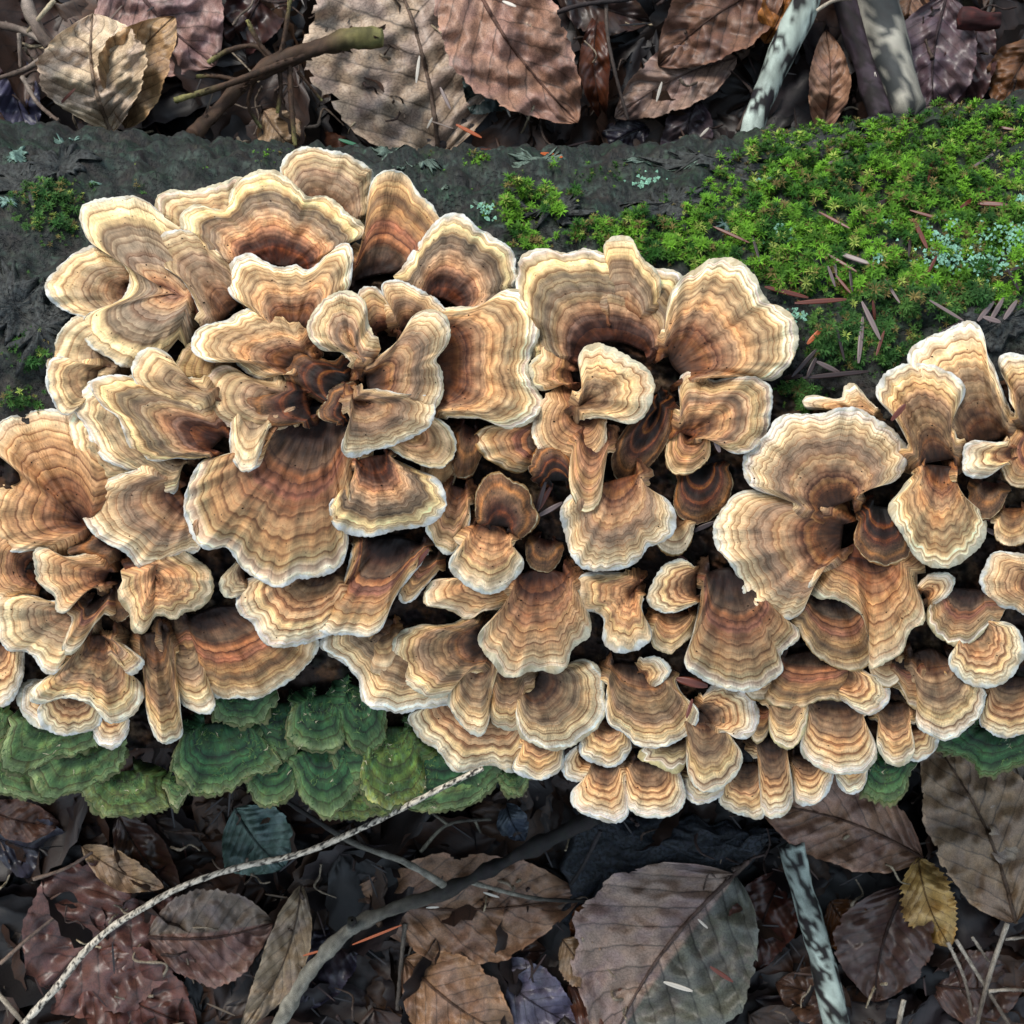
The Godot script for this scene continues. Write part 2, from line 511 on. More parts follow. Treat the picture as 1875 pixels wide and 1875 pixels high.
# ---------------------------------------------------------------- leaves
# base, tip, width in pixels; y0, y1 height over the soil in mm; roll: how far the blade curls across (radians, + edges up)
func leaf(label: String, b: Vector2, tip: Vector2, wid: float, y0: float, y1: float, hex: String, opts := {}) -> Node3D:
	rnd.seed = int(b.x * 13.0 + b.y * 7.0 + 5.0)
	var sd := rnd.randf() * 500.0
	var ns := 64
	var nw := 44
	var roll: float = opts.get("roll", 0.5)
	var arch: float = opts.get("arch", 6.0)
	var lump: float = opts.get("lump", 5.0)
	var fat: float = opts.get("fat", 0.85)
	var bend: float = opts.get("bend", 0.06)
	var teeth: float = opts.get("teeth", 0.05)
	var fold: float = opts.get("fold", 0.0)
	var along := tip - b
	var len_ := along.length()
	var side := Vector2(-along.y, along.x) / len_
	var px_mm := 0.28
	var v := PackedVector3Array()
	var uv := PackedVector2Array()
	var col := PackedColorArray()
	var origin := at(b.x, b.y, y0 * 0.001)
	var nv := 9.0
	var where := func(s: float, w: float) -> Vector3:
		var half := wid * 0.5 * pow(maxf(sin(PI * pow(s, fat)), 0.0), 0.78)
		half *= 1.0 + teeth * (absf(fposmod(s * nv * 2.0, 1.0) - 0.3) - 0.4) + 0.07 * n2(s * 5.0 + sd, 8.0 if w > 0 else 80.0)
		var a := w * roll
		var x := w if absf(roll) < 0.05 else sin(a) / roll
		var lift := 0.0 if absf(roll) < 0.05 else (1.0 - cos(a)) / roll
		var c := b + along * s + side * (x * half + bend * len_ * sin(PI * s))
		c += along.normalized() * absf(w) * half * 0.12
		var y := lerpf(y0, y1, s) + arch * sin(PI * s) + lift * half * px_mm + fold * absf(w) * half * px_mm
		var vein := fposmod(s * nv - absf(w) * 2.1 + (0.35 if w < 0 else 0.0), 1.0)
		y += (2.2 * absf(vein - 0.5) - 0.6) * -1.1 * smoothstep(0.0, 0.25, absf(w)) * (1.25 - absf(w)) * clampf(wid / 150.0, 0.5, 1.4)
		y += pow(absf(w), 5.0) * 5.0 * n2(s * 6.0 + sd, 40.0 if w > 0 else 60.0) * float(opts.get("crisp", 1.0))
		y += lump * n2(c.x / 60.0 + sd, c.y / 60.0) + (0.7 if opts.get("wet", false) else 1.3) * n2(c.x / 22.0, c.y / 22.0 + sd)
		y -= 0.7 * exp(-w * w * 160.0)
		return at(c.x, c.y, y * 0.001)
	var gone := PackedByteArray()
	var tone := lin(hex)
	var dark := lin(opts.get("stain", "2a1c18"))
	for j in ns + 1:
		var s := j / float(ns)
		for i in nw + 1:
			var w := i / float(nw) * 2.0 - 1.0
			var q: Vector3 = where.call(s, w)
			v.append(q - origin)
			uv.append(Vector2(w * 0.5 + 0.5, s))
			var st := clampf(n2(q.x * 34.0 + sd, q.z * 34.0) * 1.1 + n2(q.x * 300.0, q.z * 300.0 + sd) * 0.5 + n2(q.x * 800.0 + sd, q.z * 800.0) * 0.7 - 0.22, 0.0, 0.40)
			var c := tone.lerp(dark, st)
			if opts.has("half") and w * float(opts.get("half_side", 1)) > 0.12:
				c = lin(opts["half"]).lerp(dark, st * 0.6)
			var cool := clampf(n2(q.x * 45.0 + 70.0, q.z * 45.0 + sd) * 1.1 - 0.05, 0.0, 0.3)  # bluish sky sheen of wet patches, painted in along with mauve tone
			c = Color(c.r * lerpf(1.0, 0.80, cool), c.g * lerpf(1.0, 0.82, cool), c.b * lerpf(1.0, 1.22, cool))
			var g := 1.0 + 0.08 * n2(q.x * 60.0 + 4.0, q.z * 60.0) + (0.35 if absf(w) > 0.93 else 0.0)  # random tone; the outer edge brightened as a painted highlight
			var hole := n2(q.x * 95.0 + sd * 3.0, q.z * 95.0) + 0.9 * pow(absf(w), 6.0) - 0.6 + 0.25 * n2(q.x * 420.0, q.z * 420.0)
			gone.append(1 if hole > float(opts.get("whole", 1.05)) else 0)
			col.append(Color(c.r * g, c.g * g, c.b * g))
	var o := thing("fallen_leaf", label, "leaf", origin, "fallen leaves round the log")
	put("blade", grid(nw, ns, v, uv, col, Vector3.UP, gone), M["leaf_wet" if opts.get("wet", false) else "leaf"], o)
	var path: Array[Vector3] = []
	for k in 33:
		path.append(where.call(k / 32.0, 0.0) + Vector3(0, 0.0005, 0) - origin)
	var rr := clampf(wid / 200.0, 0.45, 1.3) * 0.00085
	var rib := lin(opts["rib"]) if opts.has("rib") else Color(tone.r * 0.34, tone.g * 0.30, tone.b * 0.30)
	if opts.has("stalk"):
		var p: Array = opts["stalk"]
		path.push_front(at(p[0], p[1], (y0 + 5.0) * 0.001) - origin)
	put("midrib", tube(path, rr * 1.3, rr * 0.4, 6, rib, rib, 0.0, sd), M["twig"], o)
	return o

# ---------------------------------------------------------------- twigs
func curve3(p: Array[Vector3], n: int) -> Array[Vector3]:
	var out: Array[Vector3] = []
	var last := p.size() - 1
	for i in n + 1:
		var f := float(i) / n * last
		var k := mini(int(f), last - 1)
		out.append(p[k].cubic_interpolate(p[k + 1], p[maxi(k - 1, 0)], p[mini(k + 2, last)], f - k))
	return out

# patch 0: plain; 1: two colours in patches along and round the stick
func tube(path: Array[Vector3], r0: float, r1: float, nr: int, ca: Color, cb: Color, patch: float, sd: float, bumpy := 0.12) -> ArrayMesh:
	var total := 0.0
	for i in range(1, path.size()): total += path[i].distance_to(path[i - 1])
	var n := clampi(int(total / maxf(r0, 0.0006) * 2.4), 10, 320)
	var c := curve3(path, n)
	var v := PackedVector3Array()
	var col := PackedColorArray()
	var run := 0.0
	for i in n + 1:
		var d := (c[mini(i + 1, n)] - c[maxi(i - 1, 0)]).normalized()
		var a := d.cross(Vector3.UP if absf(d.y) < 0.9 else Vector3.RIGHT).normalized()
		var b := a.cross(d)
		if i > 0: run += c[i].distance_to(c[i - 1])
		var rr := lerpf(r0, r1, i / float(n))
		if i == 0 or i == n: rr *= 0.25
		for k in nr + 1:
			var g := TAU * (k % nr) / nr
			var q := rr * (1.0 + bumpy * noise.get_noise_3d(run / r0 * 0.45 + sd, cos(g) * 1.2, sin(g) * 1.2) + bumpy * 1.3 * n2(run / r0 * 0.16 + sd, 5.0))
			v.append(c[i] + (a * cos(g) + b * sin(g)) * q)
			var e := 0.9 * noise.get_noise_3d(run / r0 * 0.42 + sd, cos(g) * 0.8, sin(g) * 0.8) + 0.55 * noise.get_noise_3d(run / r0 * 1.9 + sd, cos(g) * 2.2, sin(g) * 2.2)
			var m := smoothstep(-0.025, 0.025, e + patch - 1.0) if patch > 0.0 else (smoothstep(0.1, 0.75, i / float(n)) if patch == 0.0 else smoothstep(-patch, 1.0, i / float(n)))
			var cc := cb.lerp(ca, m) if patch > 0.0 else ca.lerp(cb, m)
			var h := 1.0 + 0.4 * noise.get_noise_3d(run / r0 * 0.9 + sd * 2.0, cos(g) * 1.6, sin(g) * 1.6) + 0.5 * noise.get_noise_3d(run / r0 * 0.22 + sd, cos(g) * 0.8, sin(g) * 0.8 + 40.0)
			col.append(Color(cc.r * h, cc.g * h, cc.b * h))
	# outward normals: the grid's mean direction says nothing for a closed tube, so compare with one spoke
	var w := nr + 1
	var f := (v[w * (n / 2 + 1) + 1] - v[w * (n / 2)]).cross(v[w * (n / 2 + 1)] - v[w * (n / 2) + 1])
	var mesh := grid_tube(nr, n, v, col, f.dot(v[w * (n / 2)] - c[n / 2]) < 0.0)
	return mesh

func grid_tube(nu: int, nt: int, v: PackedVector3Array, col: PackedColorArray, flip: bool) -> ArrayMesh:
	var w := nu + 1
	var nrm := PackedVector3Array()
	nrm.resize(v.size())
	var idx := PackedInt32Array()
	for j in nt:
		for i in nu:
			var a := j * w + i
			var f := (v[a + w + 1] - v[a]).cross(v[a + w] - v[a + 1])
			if flip: f = -f
			for q in [a, a + 1, a + w, a + w + 1]: nrm[q] += f
			if flip: idx.append_array(PackedInt32Array([a, a + 1, a + w + 1, a, a + w + 1, a + w]))
			else: idx.append_array(PackedInt32Array([a, a + w + 1, a + 1, a, a + w, a + w + 1]))
	for j in nt + 1:
		var s := nrm[j * w] + nrm[j * w + nu]
		nrm[j * w] = s
		nrm[j * w + nu] = s
	for i in nrm.size(): nrm[i] = nrm[i].normalized()
	var arr := []
	arr.resize(Mesh.ARRAY_MAX)
	arr[Mesh.ARRAY_VERTEX] = v
	arr[Mesh.ARRAY_NORMAL] = nrm
	arr[Mesh.ARRAY_COLOR] = col
	arr[Mesh.ARRAY_INDEX] = idx
	var m := ArrayMesh.new()
	m.add_surface_from_arrays(Mesh.PRIMITIVE_TRIANGLES, arr)
	return m

# p: x, y pixel and height in mm, three numbers a point
func path3(p: Array) -> Array[Vector3]:
	var o: Array[Vector3] = []
	for i in range(0, p.size(), 3): o.append(at(p[i], p[i + 1], p[i + 2] * 0.001))
	return o

func shifted(p: Array[Vector3], d: Vector3) -> Array[Vector3]:
	var o: Array[Vector3] = []
	for q in p: o.append(q - d)
	return o

# twig with an optional list of side twigs, each [points, r0, r1]; pegs: leaf pegs a millimetre long all along it
func twig(called: String, label: String, p: Array, r0: float, r1: float, ca: String, cb: String, patch := 0.0, sides := [], pegs := 0, group := "") -> Node3D:
	var path := path3(p)
	var o := thing(called, label, "twig" if called.contains("twig") else "stick", path[0], group)
	var sd := fposmod(float(p[0]) * 1.37 + float(p[1]), 500.0)
	put("stem", tube(shifted(path, path[0]), r0, r1, 22 if r0 > 0.004 else 12, lin(ca), lin(cb), patch, sd, 0.11 if r0 > 0.0048 else (0.26 if r0 > 0.0025 else 0.10)), M["twig"], o)
	for s in sides:
		put("side_twig", tube(shifted(path3(s[0]), path[0]), s[1], s[2], 7, lin(ca), lin(cb), patch, sd + s[1] * 9000.0), M["twig"], o)
	if pegs:
		rnd.seed = int(sd * 10.0)
		var st := SurfaceTool.new()
		st.begin(Mesh.PRIMITIVE_TRIANGLES)
		var lines := [[path, r0, r1]]
		for s in sides: lines.append([path3(s[0]), s[1], s[2]])
		for l in lines:
			var c := curve3(l[0], pegs)
			for i in range(1, pegs):
				if rnd.randf() < 0.35: continue
				var d := (c[i] - c[i - 1]).normalized()
				var a := d.cross(Vector3.UP).normalized().rotated(d, rnd.randf() * TAU)
				var rr: float = lerpf(l[1], l[2], i / float(pegs))
				var q: Vector3 = c[i] + d * rr * rnd.randf_range(-1.5, 1.5) + a * rr * 0.85 - path[0]
				var e: Vector3 = q + a * rr * rnd.randf_range(0.2, 0.8) + d * rr * rnd.randf_range(0.5, 1.3)
				var b: Vector3 = d.cross(a) * rr * 0.30
				st.set_color(lin(ca) * rnd.randf_range(0.75, 1.1))
				for w in [q - b, e, q + b, q - d * rr * 0.3, e, q + d * rr * 0.9]: st.add_vertex(w)
		st.generate_normals()
		var g := put("leaf_pegs", st.commit(), M["twig"], o)
		tag(g, "", "", "", "stuff")
	return o

# ---------------------------------------------------------------- conifer needles
var needle_mesh: ArrayMesh
func make_needle() -> void:
	var v := PackedVector3Array()
	var col := PackedColorArray()
	for j in 9:
		var s := j / 8.0
		var w := 0.5 * pow(sin(PI * clampf(s * 0.94 + 0.03, 0, 1)), 0.45)
		for i in 7:
			var a := PI * (i / 6.0)
			v.append(Vector3(-cos(a) * w, sin(a) * w * 0.5 - (0.12 if i == 3 else 0.0), s - 0.5))
			col.append(Color.WHITE * (0.75 if i == 3 else 1.0))
	needle_mesh = grid(6, 8, v, PackedVector2Array(), col, Vector3.UP)

func needle(label: String, a: Vector2, b: Vector2, ya: float, yb: float, look: String, group: String, fat := 0.0016) -> void:
	var p := at(a.x, a.y, ya)
	var q := at(b.x, b.y, yb)
	var o := put(numbered("conifer_needle"), needle_mesh, M[look], self)
	tag(o, label, "needle", group)
	var z := q - p
	var x := Vector3.UP.cross(z).normalized()
	o.transform = Transform3D(Basis(x * fat, z.normalized().cross(x) * fat, z), (p + q) / 2.0)

# ---------------------------------------------------------------- the scene
func _ready() -> void:
	var cam := Camera3D.new()
	cam.name = "camera"
	add_child(cam)
	cam.position = Vector3(0, CAM_Y, 0)
	cam.rotation_degrees = Vector3(-90, 0, 0)
	cam.fov = rad_to_deg(2.0 * atan(TAN_HALF))
	cam.near = 0.01
	cam.far = 20.0
	cam.current = true
	var lens := CameraAttributesPhysical.new()      # a phone's small lens: the far litter a little soft
	lens.frustum_focal_length = 32.0
	lens.frustum_focus_distance = 0.50
	lens.exposure_aperture = 30.0
	cam.attributes = lens
	var sky_mat := ProceduralSkyMaterial.new()
	sky_mat.sky_top_color = Color(0.62, 0.69, 0.76)
	sky_mat.sky_horizon_color = Color(0.90, 0.95, 1.0)
	sky_mat.sky_curve = 0.35
	sky_mat.ground_bottom_color = Color(0.10, 0.09, 0.08)
	sky_mat.ground_horizon_color = Color(0.3, 0.32, 0.3)
	sky_mat.sky_energy_multiplier = 1.0
	var sky := Sky.new()
	sky.sky_material = sky_mat
	var e := Environment.new()
	e.background_mode = Environment.BG_SKY
	e.sky = sky
	e.background_energy_multiplier = 0.74
	e.tonemap_mode = Environment.TONE_MAPPER_LINEAR
	e.tonemap_exposure = 2.45
	e.sdfgi_enabled = true
	e.ssao_enabled = true
	e.ssil_enabled = true
	var we := WorldEnvironment.new()
	we.name = "world"
	we.environment = e
	add_child(we)
	var sun := DirectionalLight3D.new()
	sun.name = "overcast_sun"
	sun.light_energy = 0.5
	sun.light_angular_distance = 22.0
	sun.light_color = Color(1.0, 0.98, 0.95)
	sun.shadow_enabled = true
	add_child(sun)
	sun.look_at_from_position(Vector3(-0.45, 0.75, -0.6), Vector3.ZERO)

	noise.noise_type = FastNoiseLite.TYPE_SIMPLEX_SMOOTH
	noise.frequency = 1.0
	noise.fractal_type = FastNoiseLite.FRACTAL_NONE
	noise.seed = 11
	make_env()
	make_materials()
	make_ground()
	make_log()
	make_litter()
	make_twigs()
	make_moss()
	make_tissue()
	left_rosette()
	left_foot()
	middle()
	upper_right()
	right_side()
	old_brackets()
	make_fuzz()
	make_grit()
	make_needles()

func make_materials() -> void:
	nz_low = noise_bytes(TW, TH, 0.013, 1.0, 3, 1)
	nz_mid = noise_bytes(TW, TH, 0.07, 1.0, 4, 2)
	nz_fib = noise_bytes(TW, TH, 0.045, 5.0, 5, 3)
	nz_blot = noise_bytes(TW, TH, 0.022, 1.0, 6, 4)
	var charts := {}
	# band charts, root (0) to rim (1)
	charts["tan"] = [[[0, "3a2618"], [.08, "5e432c"], [.16, "7a5c40"], [.22, "a87a50"], [.28, "8c6a4a"], [.36, "9c8060"], [.46, "a48a68"], [.54, "94805f"], [.62, "9a8566"], [.70, "b09a74"], [.78, "ceb686"], [.84, "e2cc98"], [.91, "eedcae"], [.96, "f4e9cc"], [1, "f7f0de"]], [[.20, .5], [.30, .55], [.345, .35], [.44, .45], [.52, .4], [.585, .5], [.66, .45], [.74, .4], [.815, .55], [.885, .5], [.94, .3]]]
	charts["honey"] = [[[0, "3c2a1e"], [.08, "5e4430"], [.16, "7c5a3c"], [.22, "a06c40"], [.26, "b88650"], [.31, "8c6446"], [.36, "a07c5a"], [.44, "b08e66"], [.50, "c29c6c"], [.55, "a08060"], [.62, "8c745a"], [.68, "9a8264"], [.75, "b89e76"], [.81, "d2b888"], [.86, "e4cc9a"], [.92, "f0dfb4"], [.96, "f6ebd0"], [1, "f9f3e4"]], [[.24, .5], [.29, .7], [.345, .5], [.41, .35], [.475, .5], [.535, .45], [.60, .4], [.655, .45], [.725, .6], [.785, .5], [.845, .55], [.90, .55], [.95, .35]]]
	charts["shelf"] = [[[0, "35261b"], [.10, "54402e"], [.20, "6c543c"], [.30, "7e6448"], [.42, "8a6e50"], [.47, "9a7852"], [.52, "c89c68"], [.58, "d2a670"], [.64, "dcb47e"], [.70, "d8b07a"], [.76, "e4c48e"], [.82, "ead0a0"], [.88, "f0dfba"], [.93, "f5ead0"], [1, "f9f4ea"]], [[.12, .3], [.21, .4], [.30, .4], [.385, .35], [.465, .7], [.565, .8], [.585, .5], [.685, .8], [.705, .5], [.80, .75], [.885, .5], [.94, .35]]]
	charts["shelf_tan"] = [[[0, "3c2a1e"], [.10, "5c4733"], [.18, "7a5e42"], [.23, "9a7048"], [.28, "7c6046"], [.38, "8c7252"], [.48, "927a58"], [.55, "866e50"], [.61, "98805f"], [.67, "b89a6c"], [.73, "d8b882"], [.79, "e2c690"], [.85, "e8d09e"], [.91, "f0dfb6"], [.96, "f6ecd2"], [1, "f9f4e6"]], [[.16, .35], [.215, .5], [.29, .5], [.37, .4], [.445, .35], [.53, .6], [.575, .3], [.65, .5], [.715, .4], [.77, .75], [.86, .65], [.92, .4]]]
	charts["rust"] = [[[0, "1c100b"], [.10, "362118"], [.18, "503426"], [.24, "57412f"], [.34, "66513e"], [.38, "8e5c38"], [.42, "aa7448"], [.46, "7e5442"], [.52, "8e5e48"], [.57, "a8794e"], [.64, "b68c5e"], [.71, "a0805a"], [.78, "c09a66"], [.84, "d0b07c"], [.89, "dcc294"], [.95, "eadab4"], [1, "f3e9d0"]], [[.20, .35], [.355, .5], [.44, .8], [.50, .45], [.555, .5], [.625, .5], [.685, .4], [.75, .6], [.82, .45], [.875, .6], [.94, .35]]]
	M["ember"] = cap_mat([[0, "0e0907"], [.16, "1c110c"], [.24, "2e1910"], [.28, "6e3c1c"], [.33, "8c5522"], [.36, "3b1b0e"], [.46, "23150f"], [.52, "402414"], [.58, "703c1f"], [.62, "482617"], [.70, "583c29"], [.78, "6e5035"], [.84, "8c5e33"], [.90, "61442c"], [1, "846441"]], 27, 0.22, 0.35, 1.8)
	charts["amber"] = [[[0, "2a1810"], [.09, "62391f"], [.17, "98623a"], [.22, "6e462e"], [.30, "946a44"], [.36, "b8845a"], [.42, "a07450"], [.50, "c0925f"], [.57, "b48a5c"], [.65, "cca272"], [.72, "be9768"], [.80, "d6b480"], [.87, "e0c494"], [.93, "eed8b0"], [1, "f5e9cd"]], [[.20, .7], [.275, .5], [.36, .5], [.43, .45], [.525, .6], [.60, .35], [.67, .6], [.745, .4], [.815, .65], [.90, .45]]]
	charts["smoke"] = [[[0, "2e1c14"], [.08, "66391f"], [.14, "a4643a"], [.19, "6a402a"], [.25, "94705a"], [.30, "aa7e5c"], [.36, "c0966a"], [.44, "ae906a"], [.51, "96826a"], [.60, "8e7d64"], [.68, "9a886a"], [.74, "847258"], [.79, "b09a6e"], [.83, "e0c68c"], [.88, "ecd79e"], [.93, "f0dfb0"], [1, "f8f0da"]], [[.165, .75], [.225, .4], [.285, .5], [.345, .4], [.42, .5], [.475, .35], [.545, .6], [.565, .3], [.64, .5], [.70, .35], [.76, .6], [.895, .55], [.945, .3]]]
	M["old"] = cap_mat([[0, "081810"], [.2, "0d281a"], [.4, "123420"], [.5, "0c2819"], [.56, "1a4226"], [.66, "244c2a"], [.7, "173a22"], [.78, "2f5830"], [.84, "224826"], [.9, "46663a"], [1, "707c52"]], 30, 0.16, 0.30, 1.2, [[.3, .6], [.42, .7], [.53, .8], [.62, .6], [.70, .8], [.77, .7], [.84, .8], [.91, .6]])
	M["old_light"] = cap_mat([[0, "1a3018"], [.2, "2a4622"], [.4, "3a582b"], [.5, "294522"], [.56, "486632"], [.66, "445f32"], [.7, "304c28"], [.78, "56703e"], [.84, "425e34"], [.9, "647a4a"], [1, "8c9068"]], 31, 0.16, 0.30, 1.2, [[.3, .6], [.45, .7], [.57, .8], [.68, .7], [.78, .8], [.88, .7]])
	var number := 40
	for k in charts:
		M[k] = cap_mat(charts[k][0], number, 0.09, 0.20, 1.0, charts[k][1])
		M[k + "2"] = cap_mat(varied(charts[k][0], number + 1), number + 1, 0.07, 0.28, 1.0, charts[k][1])
		M[k + "3"] = cap_mat(varied(charts[k][0], number + 2), number + 2, 0.06, 0.24, 1.2, charts[k][1])
		number += 3
	M["margin"] = vertex_mat(0.95, 0.2)
	M["pores"] = mat(Color("cdbfa2"), 0.95)
	M["twig"] = vertex_mat(0.75, 0.4)
	M["bark"] = vertex_mat(0.72, 0.5)
	M["moss"] = vertex_mat(0.7, 0.35)
	M["moss"].backlight = Color(0.16, 0.16, 0.16)
	M["lichen"] = vertex_mat(0.95, 0.2)
	M["soil"] = vertex_mat(0.9, 0.3)
	M["tissue"] = vertex_mat(0.8, 0.35)
	grain(M["tissue"], 30.0, 0.45, 1.0, 0.03, 2)
	grain(M["soil"], 30.0, 1.2, 1.0, 0.05, 3)
	grain(M["bark"], 40.0, 1.7, 1.6, 0.03, 1)
	grain(M["twig"], 9.0, 0.9, 1.0, 0.05, 3)
	grain(M["lichen"], 12.0, 0.6, 0.8, 0.05, 3)
	grain(M["margin"], 5.0, 0.22, 0.5, 0.05, 4)
	for k in [["needle_red", "5c2a1c"], ["needle_dark", "2c1c1a"], ["needle_grey", "6c5c5a"], ["needle_pale", "b8b0a4"], ["needle_orange", "a8552c"], ["needle_green", "2a6a4a"]]:
		M[k[0]] = vertex_mat(0.42, 0.5)
		M[k[0]].albedo_color = Color(k[1])
	var lt := leaf_texture()
	for k in ["leaf", "leaf_wet"]:
		var m := vertex_mat(0.52 if k == "leaf" else 0.43, 0.5)
		m.albedo_texture = lt[0]
		m.normal_enabled = true
		m.normal_texture = lt[1]
		m.normal_scale = 0.7 if k == "leaf" else 0.4
		M[k] = m

func leaf_texture() -> Array:
	var w := 512
	var h := 768
	var px := PackedByteArray()
	px.resize(w * h * 3)
	var hp := PackedByteArray()
	hp.resize(w * h)
	var fine := noise_bytes(w, h, 0.055, 1.0, 8, 2, true)
	var speck := noise_bytes(w, h, 0.16, 1.0, 19, 2)
	var big := noise_bytes(w, h, 0.012, 1.0, 9, 5)
	for y in h:
		var s := y / float(h)
		for x in w:
			var q := y * w + x
			var u := absf(x / float(w) * 2.0 - 1.0)
			var f := fposmod(s * 9.0 - u * 2.1 + (big[q] - 127) * 0.0008 + (0.35 if x * 2 < w else 0.0), 1.0)
			var d := minf(f, 1.0 - f)
			var vein := exp(-d * d * 520.0) * (1.0 - u * 0.45)
			var net := smoothstep(150.0, 225.0, float(fine[q]))
			var g := 0.93 + 0.16 * (0.5 - d) * (1.0 if f > 0.5 else -0.6) - 0.42 * vein - 0.17 * net * (1.0 - vein) + (speck[q] - 127) / 255.0 * 0.22 + (big[q] - 127) / 255.0 * 0.18  # veins lighter on one side, darker on the other: pleat shading painted in
			px[q * 3] = clampi(int(g * 255.0), 0, 255)
			px[q * 3 + 1] = clampi(int((g - 0.01) * 252.0), 0, 255)
			px[q * 3 + 2] = clampi(int((g - 0.02) * 248.0), 0, 255)
			hp[q] = clampi(int(130.0 - 60.0 * vein - 24.0 * net + (speck[q] - 127) * 0.2), 0, 255)
	var hm := Image.create_from_data(w, h, false, Image.FORMAT_L8, hp)
	hm.convert(Image.FORMAT_RGBA8)
	hm.bump_map_to_normal_map(2.5)
	return [ImageTexture.create_from_image(Image.create_from_data(w, h, false, Image.FORMAT_RGB8, px)), ImageTexture.create_from_image(hm)]

# short moss and algae tufts that grow on the old brackets
func make_fuzz() -> void:
	var st := SurfaceTool.new()
	st.begin(Mesh.PRIMITIVE_TRIANGLES)
	rnd.seed = 12
	for q in old_fuzz:
		var p: Vector3 = q[0]
		var f := clampf(0.5 + 1.2 * n2(p.x * 60.0, p.z * 60.0), 0, 1)
		if f < 0.25: continue
		var c := Color(0.016, 0.050, 0.016).lerp(Color(0.10, 0.16, 0.05), f * q[1])
		if q[1] > 0.93: c = Color(0.30, 0.27, 0.18)
		st.set_color(c)
		for b in 3:
			var a := rnd.randf() * TAU
			var d := Vector3(cos(a), rnd.randf_range(0.1, 0.7), sin(a)) * rnd.randf_range(0.0007, 0.0018)
			var s := Vector3(-sin(a), 0, cos(a)) * 0.00022
			st.add_vertex(p - s)
			st.add_vertex(p + s)
			st.add_vertex(p + d)
	st.generate_normals()
	var o := put("algae_tufts", st.commit(), M["moss"], self)
	tag(o, "short green algae and moss fuzz growing on the old brackets", "moss", "", "stuff")

# crumbs of soil and bark that fell on the caps
func make_grit() -> void:
	var st := SurfaceTool.new()
	st.begin(Mesh.PRIMITIVE_TRIANGLES)
	rnd.seed = 21
	for p in grit:
		var r := rnd.randf_range(0.00015, 0.00050)
		st.set_color(lin("2a1c14") * rnd.randf_range(0.4, 2.2))
		var a0 := rnd.randf() * TAU
		for q in 5:
			var a := a0 + TAU * q / 5.0
			var b := a0 + TAU * (q + 1) / 5.0
			st.add_vertex(p + Vector3(0, r * 0.9, 0))
			st.add_vertex(p + Vector3(cos(a) * r, -0.0001, sin(a) * r * 0.7))
			st.add_vertex(p + Vector3(cos(b) * r, -0.0001, sin(b) * r * 0.7))
	st.generate_normals()
	var o := put("bark_crumbs", st.commit(), M["soil"], self)
	tag(o, "tiny dark crumbs of soil and bark lying on the fungi", "grit", "", "stuff")

# ---------------------------------------------------------------- soil, log
func make_ground() -> void:
	var v := PackedVector3Array()
	var col := PackedColorArray()
	var n := 220
	for j in n + 1:
		for i in n + 1:
			var a := (i / float(n) - 0.5) * 2.0
			var b := (j / float(n) - 0.5) * 2.0
			var x := a * 0.42 + a * a * a * 5.5
			var z := b * 0.42 + b * b * b * 5.5
			var y := -0.012 + n2(x * 14.0, z * 14.0) * 0.006 + n2(x * 60.0, z * 60.0) * 0.004 + n2(x * 220.0, z * 220.0) * 0.002
			v.append(Vector3(x, y, z))
			var g := 0.7 + 0.5 * n2(x * 90.0, z * 90.0)
			col.append(Color(0.018 * g, 0.014 * g, 0.013 * g))
	var o := put("ground", grid(n, n, v, PackedVector2Array(), col, Vector3.UP), M["soil"], self)
	tag(o, "dark damp woodland soil under the leaf litter", "", "", "structure")

# how mossy the log is at a photograph pixel
var moss_spots := [[1600, 330, 330, 170, 1.25], [1450, 420, 330, 90, 1.0], [1750, 230, 200, 75, 1.1], [1180, 430, 200, 38, 0.95], [1250, 465, 200, 45, 1.0], [975, 378, 105, 42, 0.9], [862, 300, 40, 18, 0.8], [790, 276, 34, 10, 0.7], [1010, 310, 20, 8, 0.7], [1700, 520, 260, 90, 1.0], [1560, 620, 190, 70, 0.75], [1460, 730, 60, 40, 0.7], [95, 385, 90, 70, 0.8], [60, 640, 60, 60, 0.5], [222, 262, 18, 12, 0.55], [255, 345, 14, 20, 0.5], [500, 295, 45, 10, 0.5], [1800, 420, 160, 120, 1.0], [960, 440, 60, 30, 0.8], [1010, 560, 60, 60, 0.5], [1190, 640, 40, 40, 0.6], [1500, 500, 160, 60, 1.0], [40, 730, 50, 30, 0.5], [1110, 322, 70, 20, 0.45]]
func mossy(px: float, py: float) -> float:
	var m := 0.0
	for s in moss_spots:
		var dx: float = (px - s[0]) / s[2]
		var dy: float = (py - s[1]) / s[3]
		m = maxf(m, s[4] * (1.0 - (dx * dx + dy * dy)))
	return m + 0.5 * n2(px / 60.0, py / 45.0) * clampf(m + 0.4, 0, 1) + 0.2 * n2(px / 18.0, py / 18.0) - 0.12

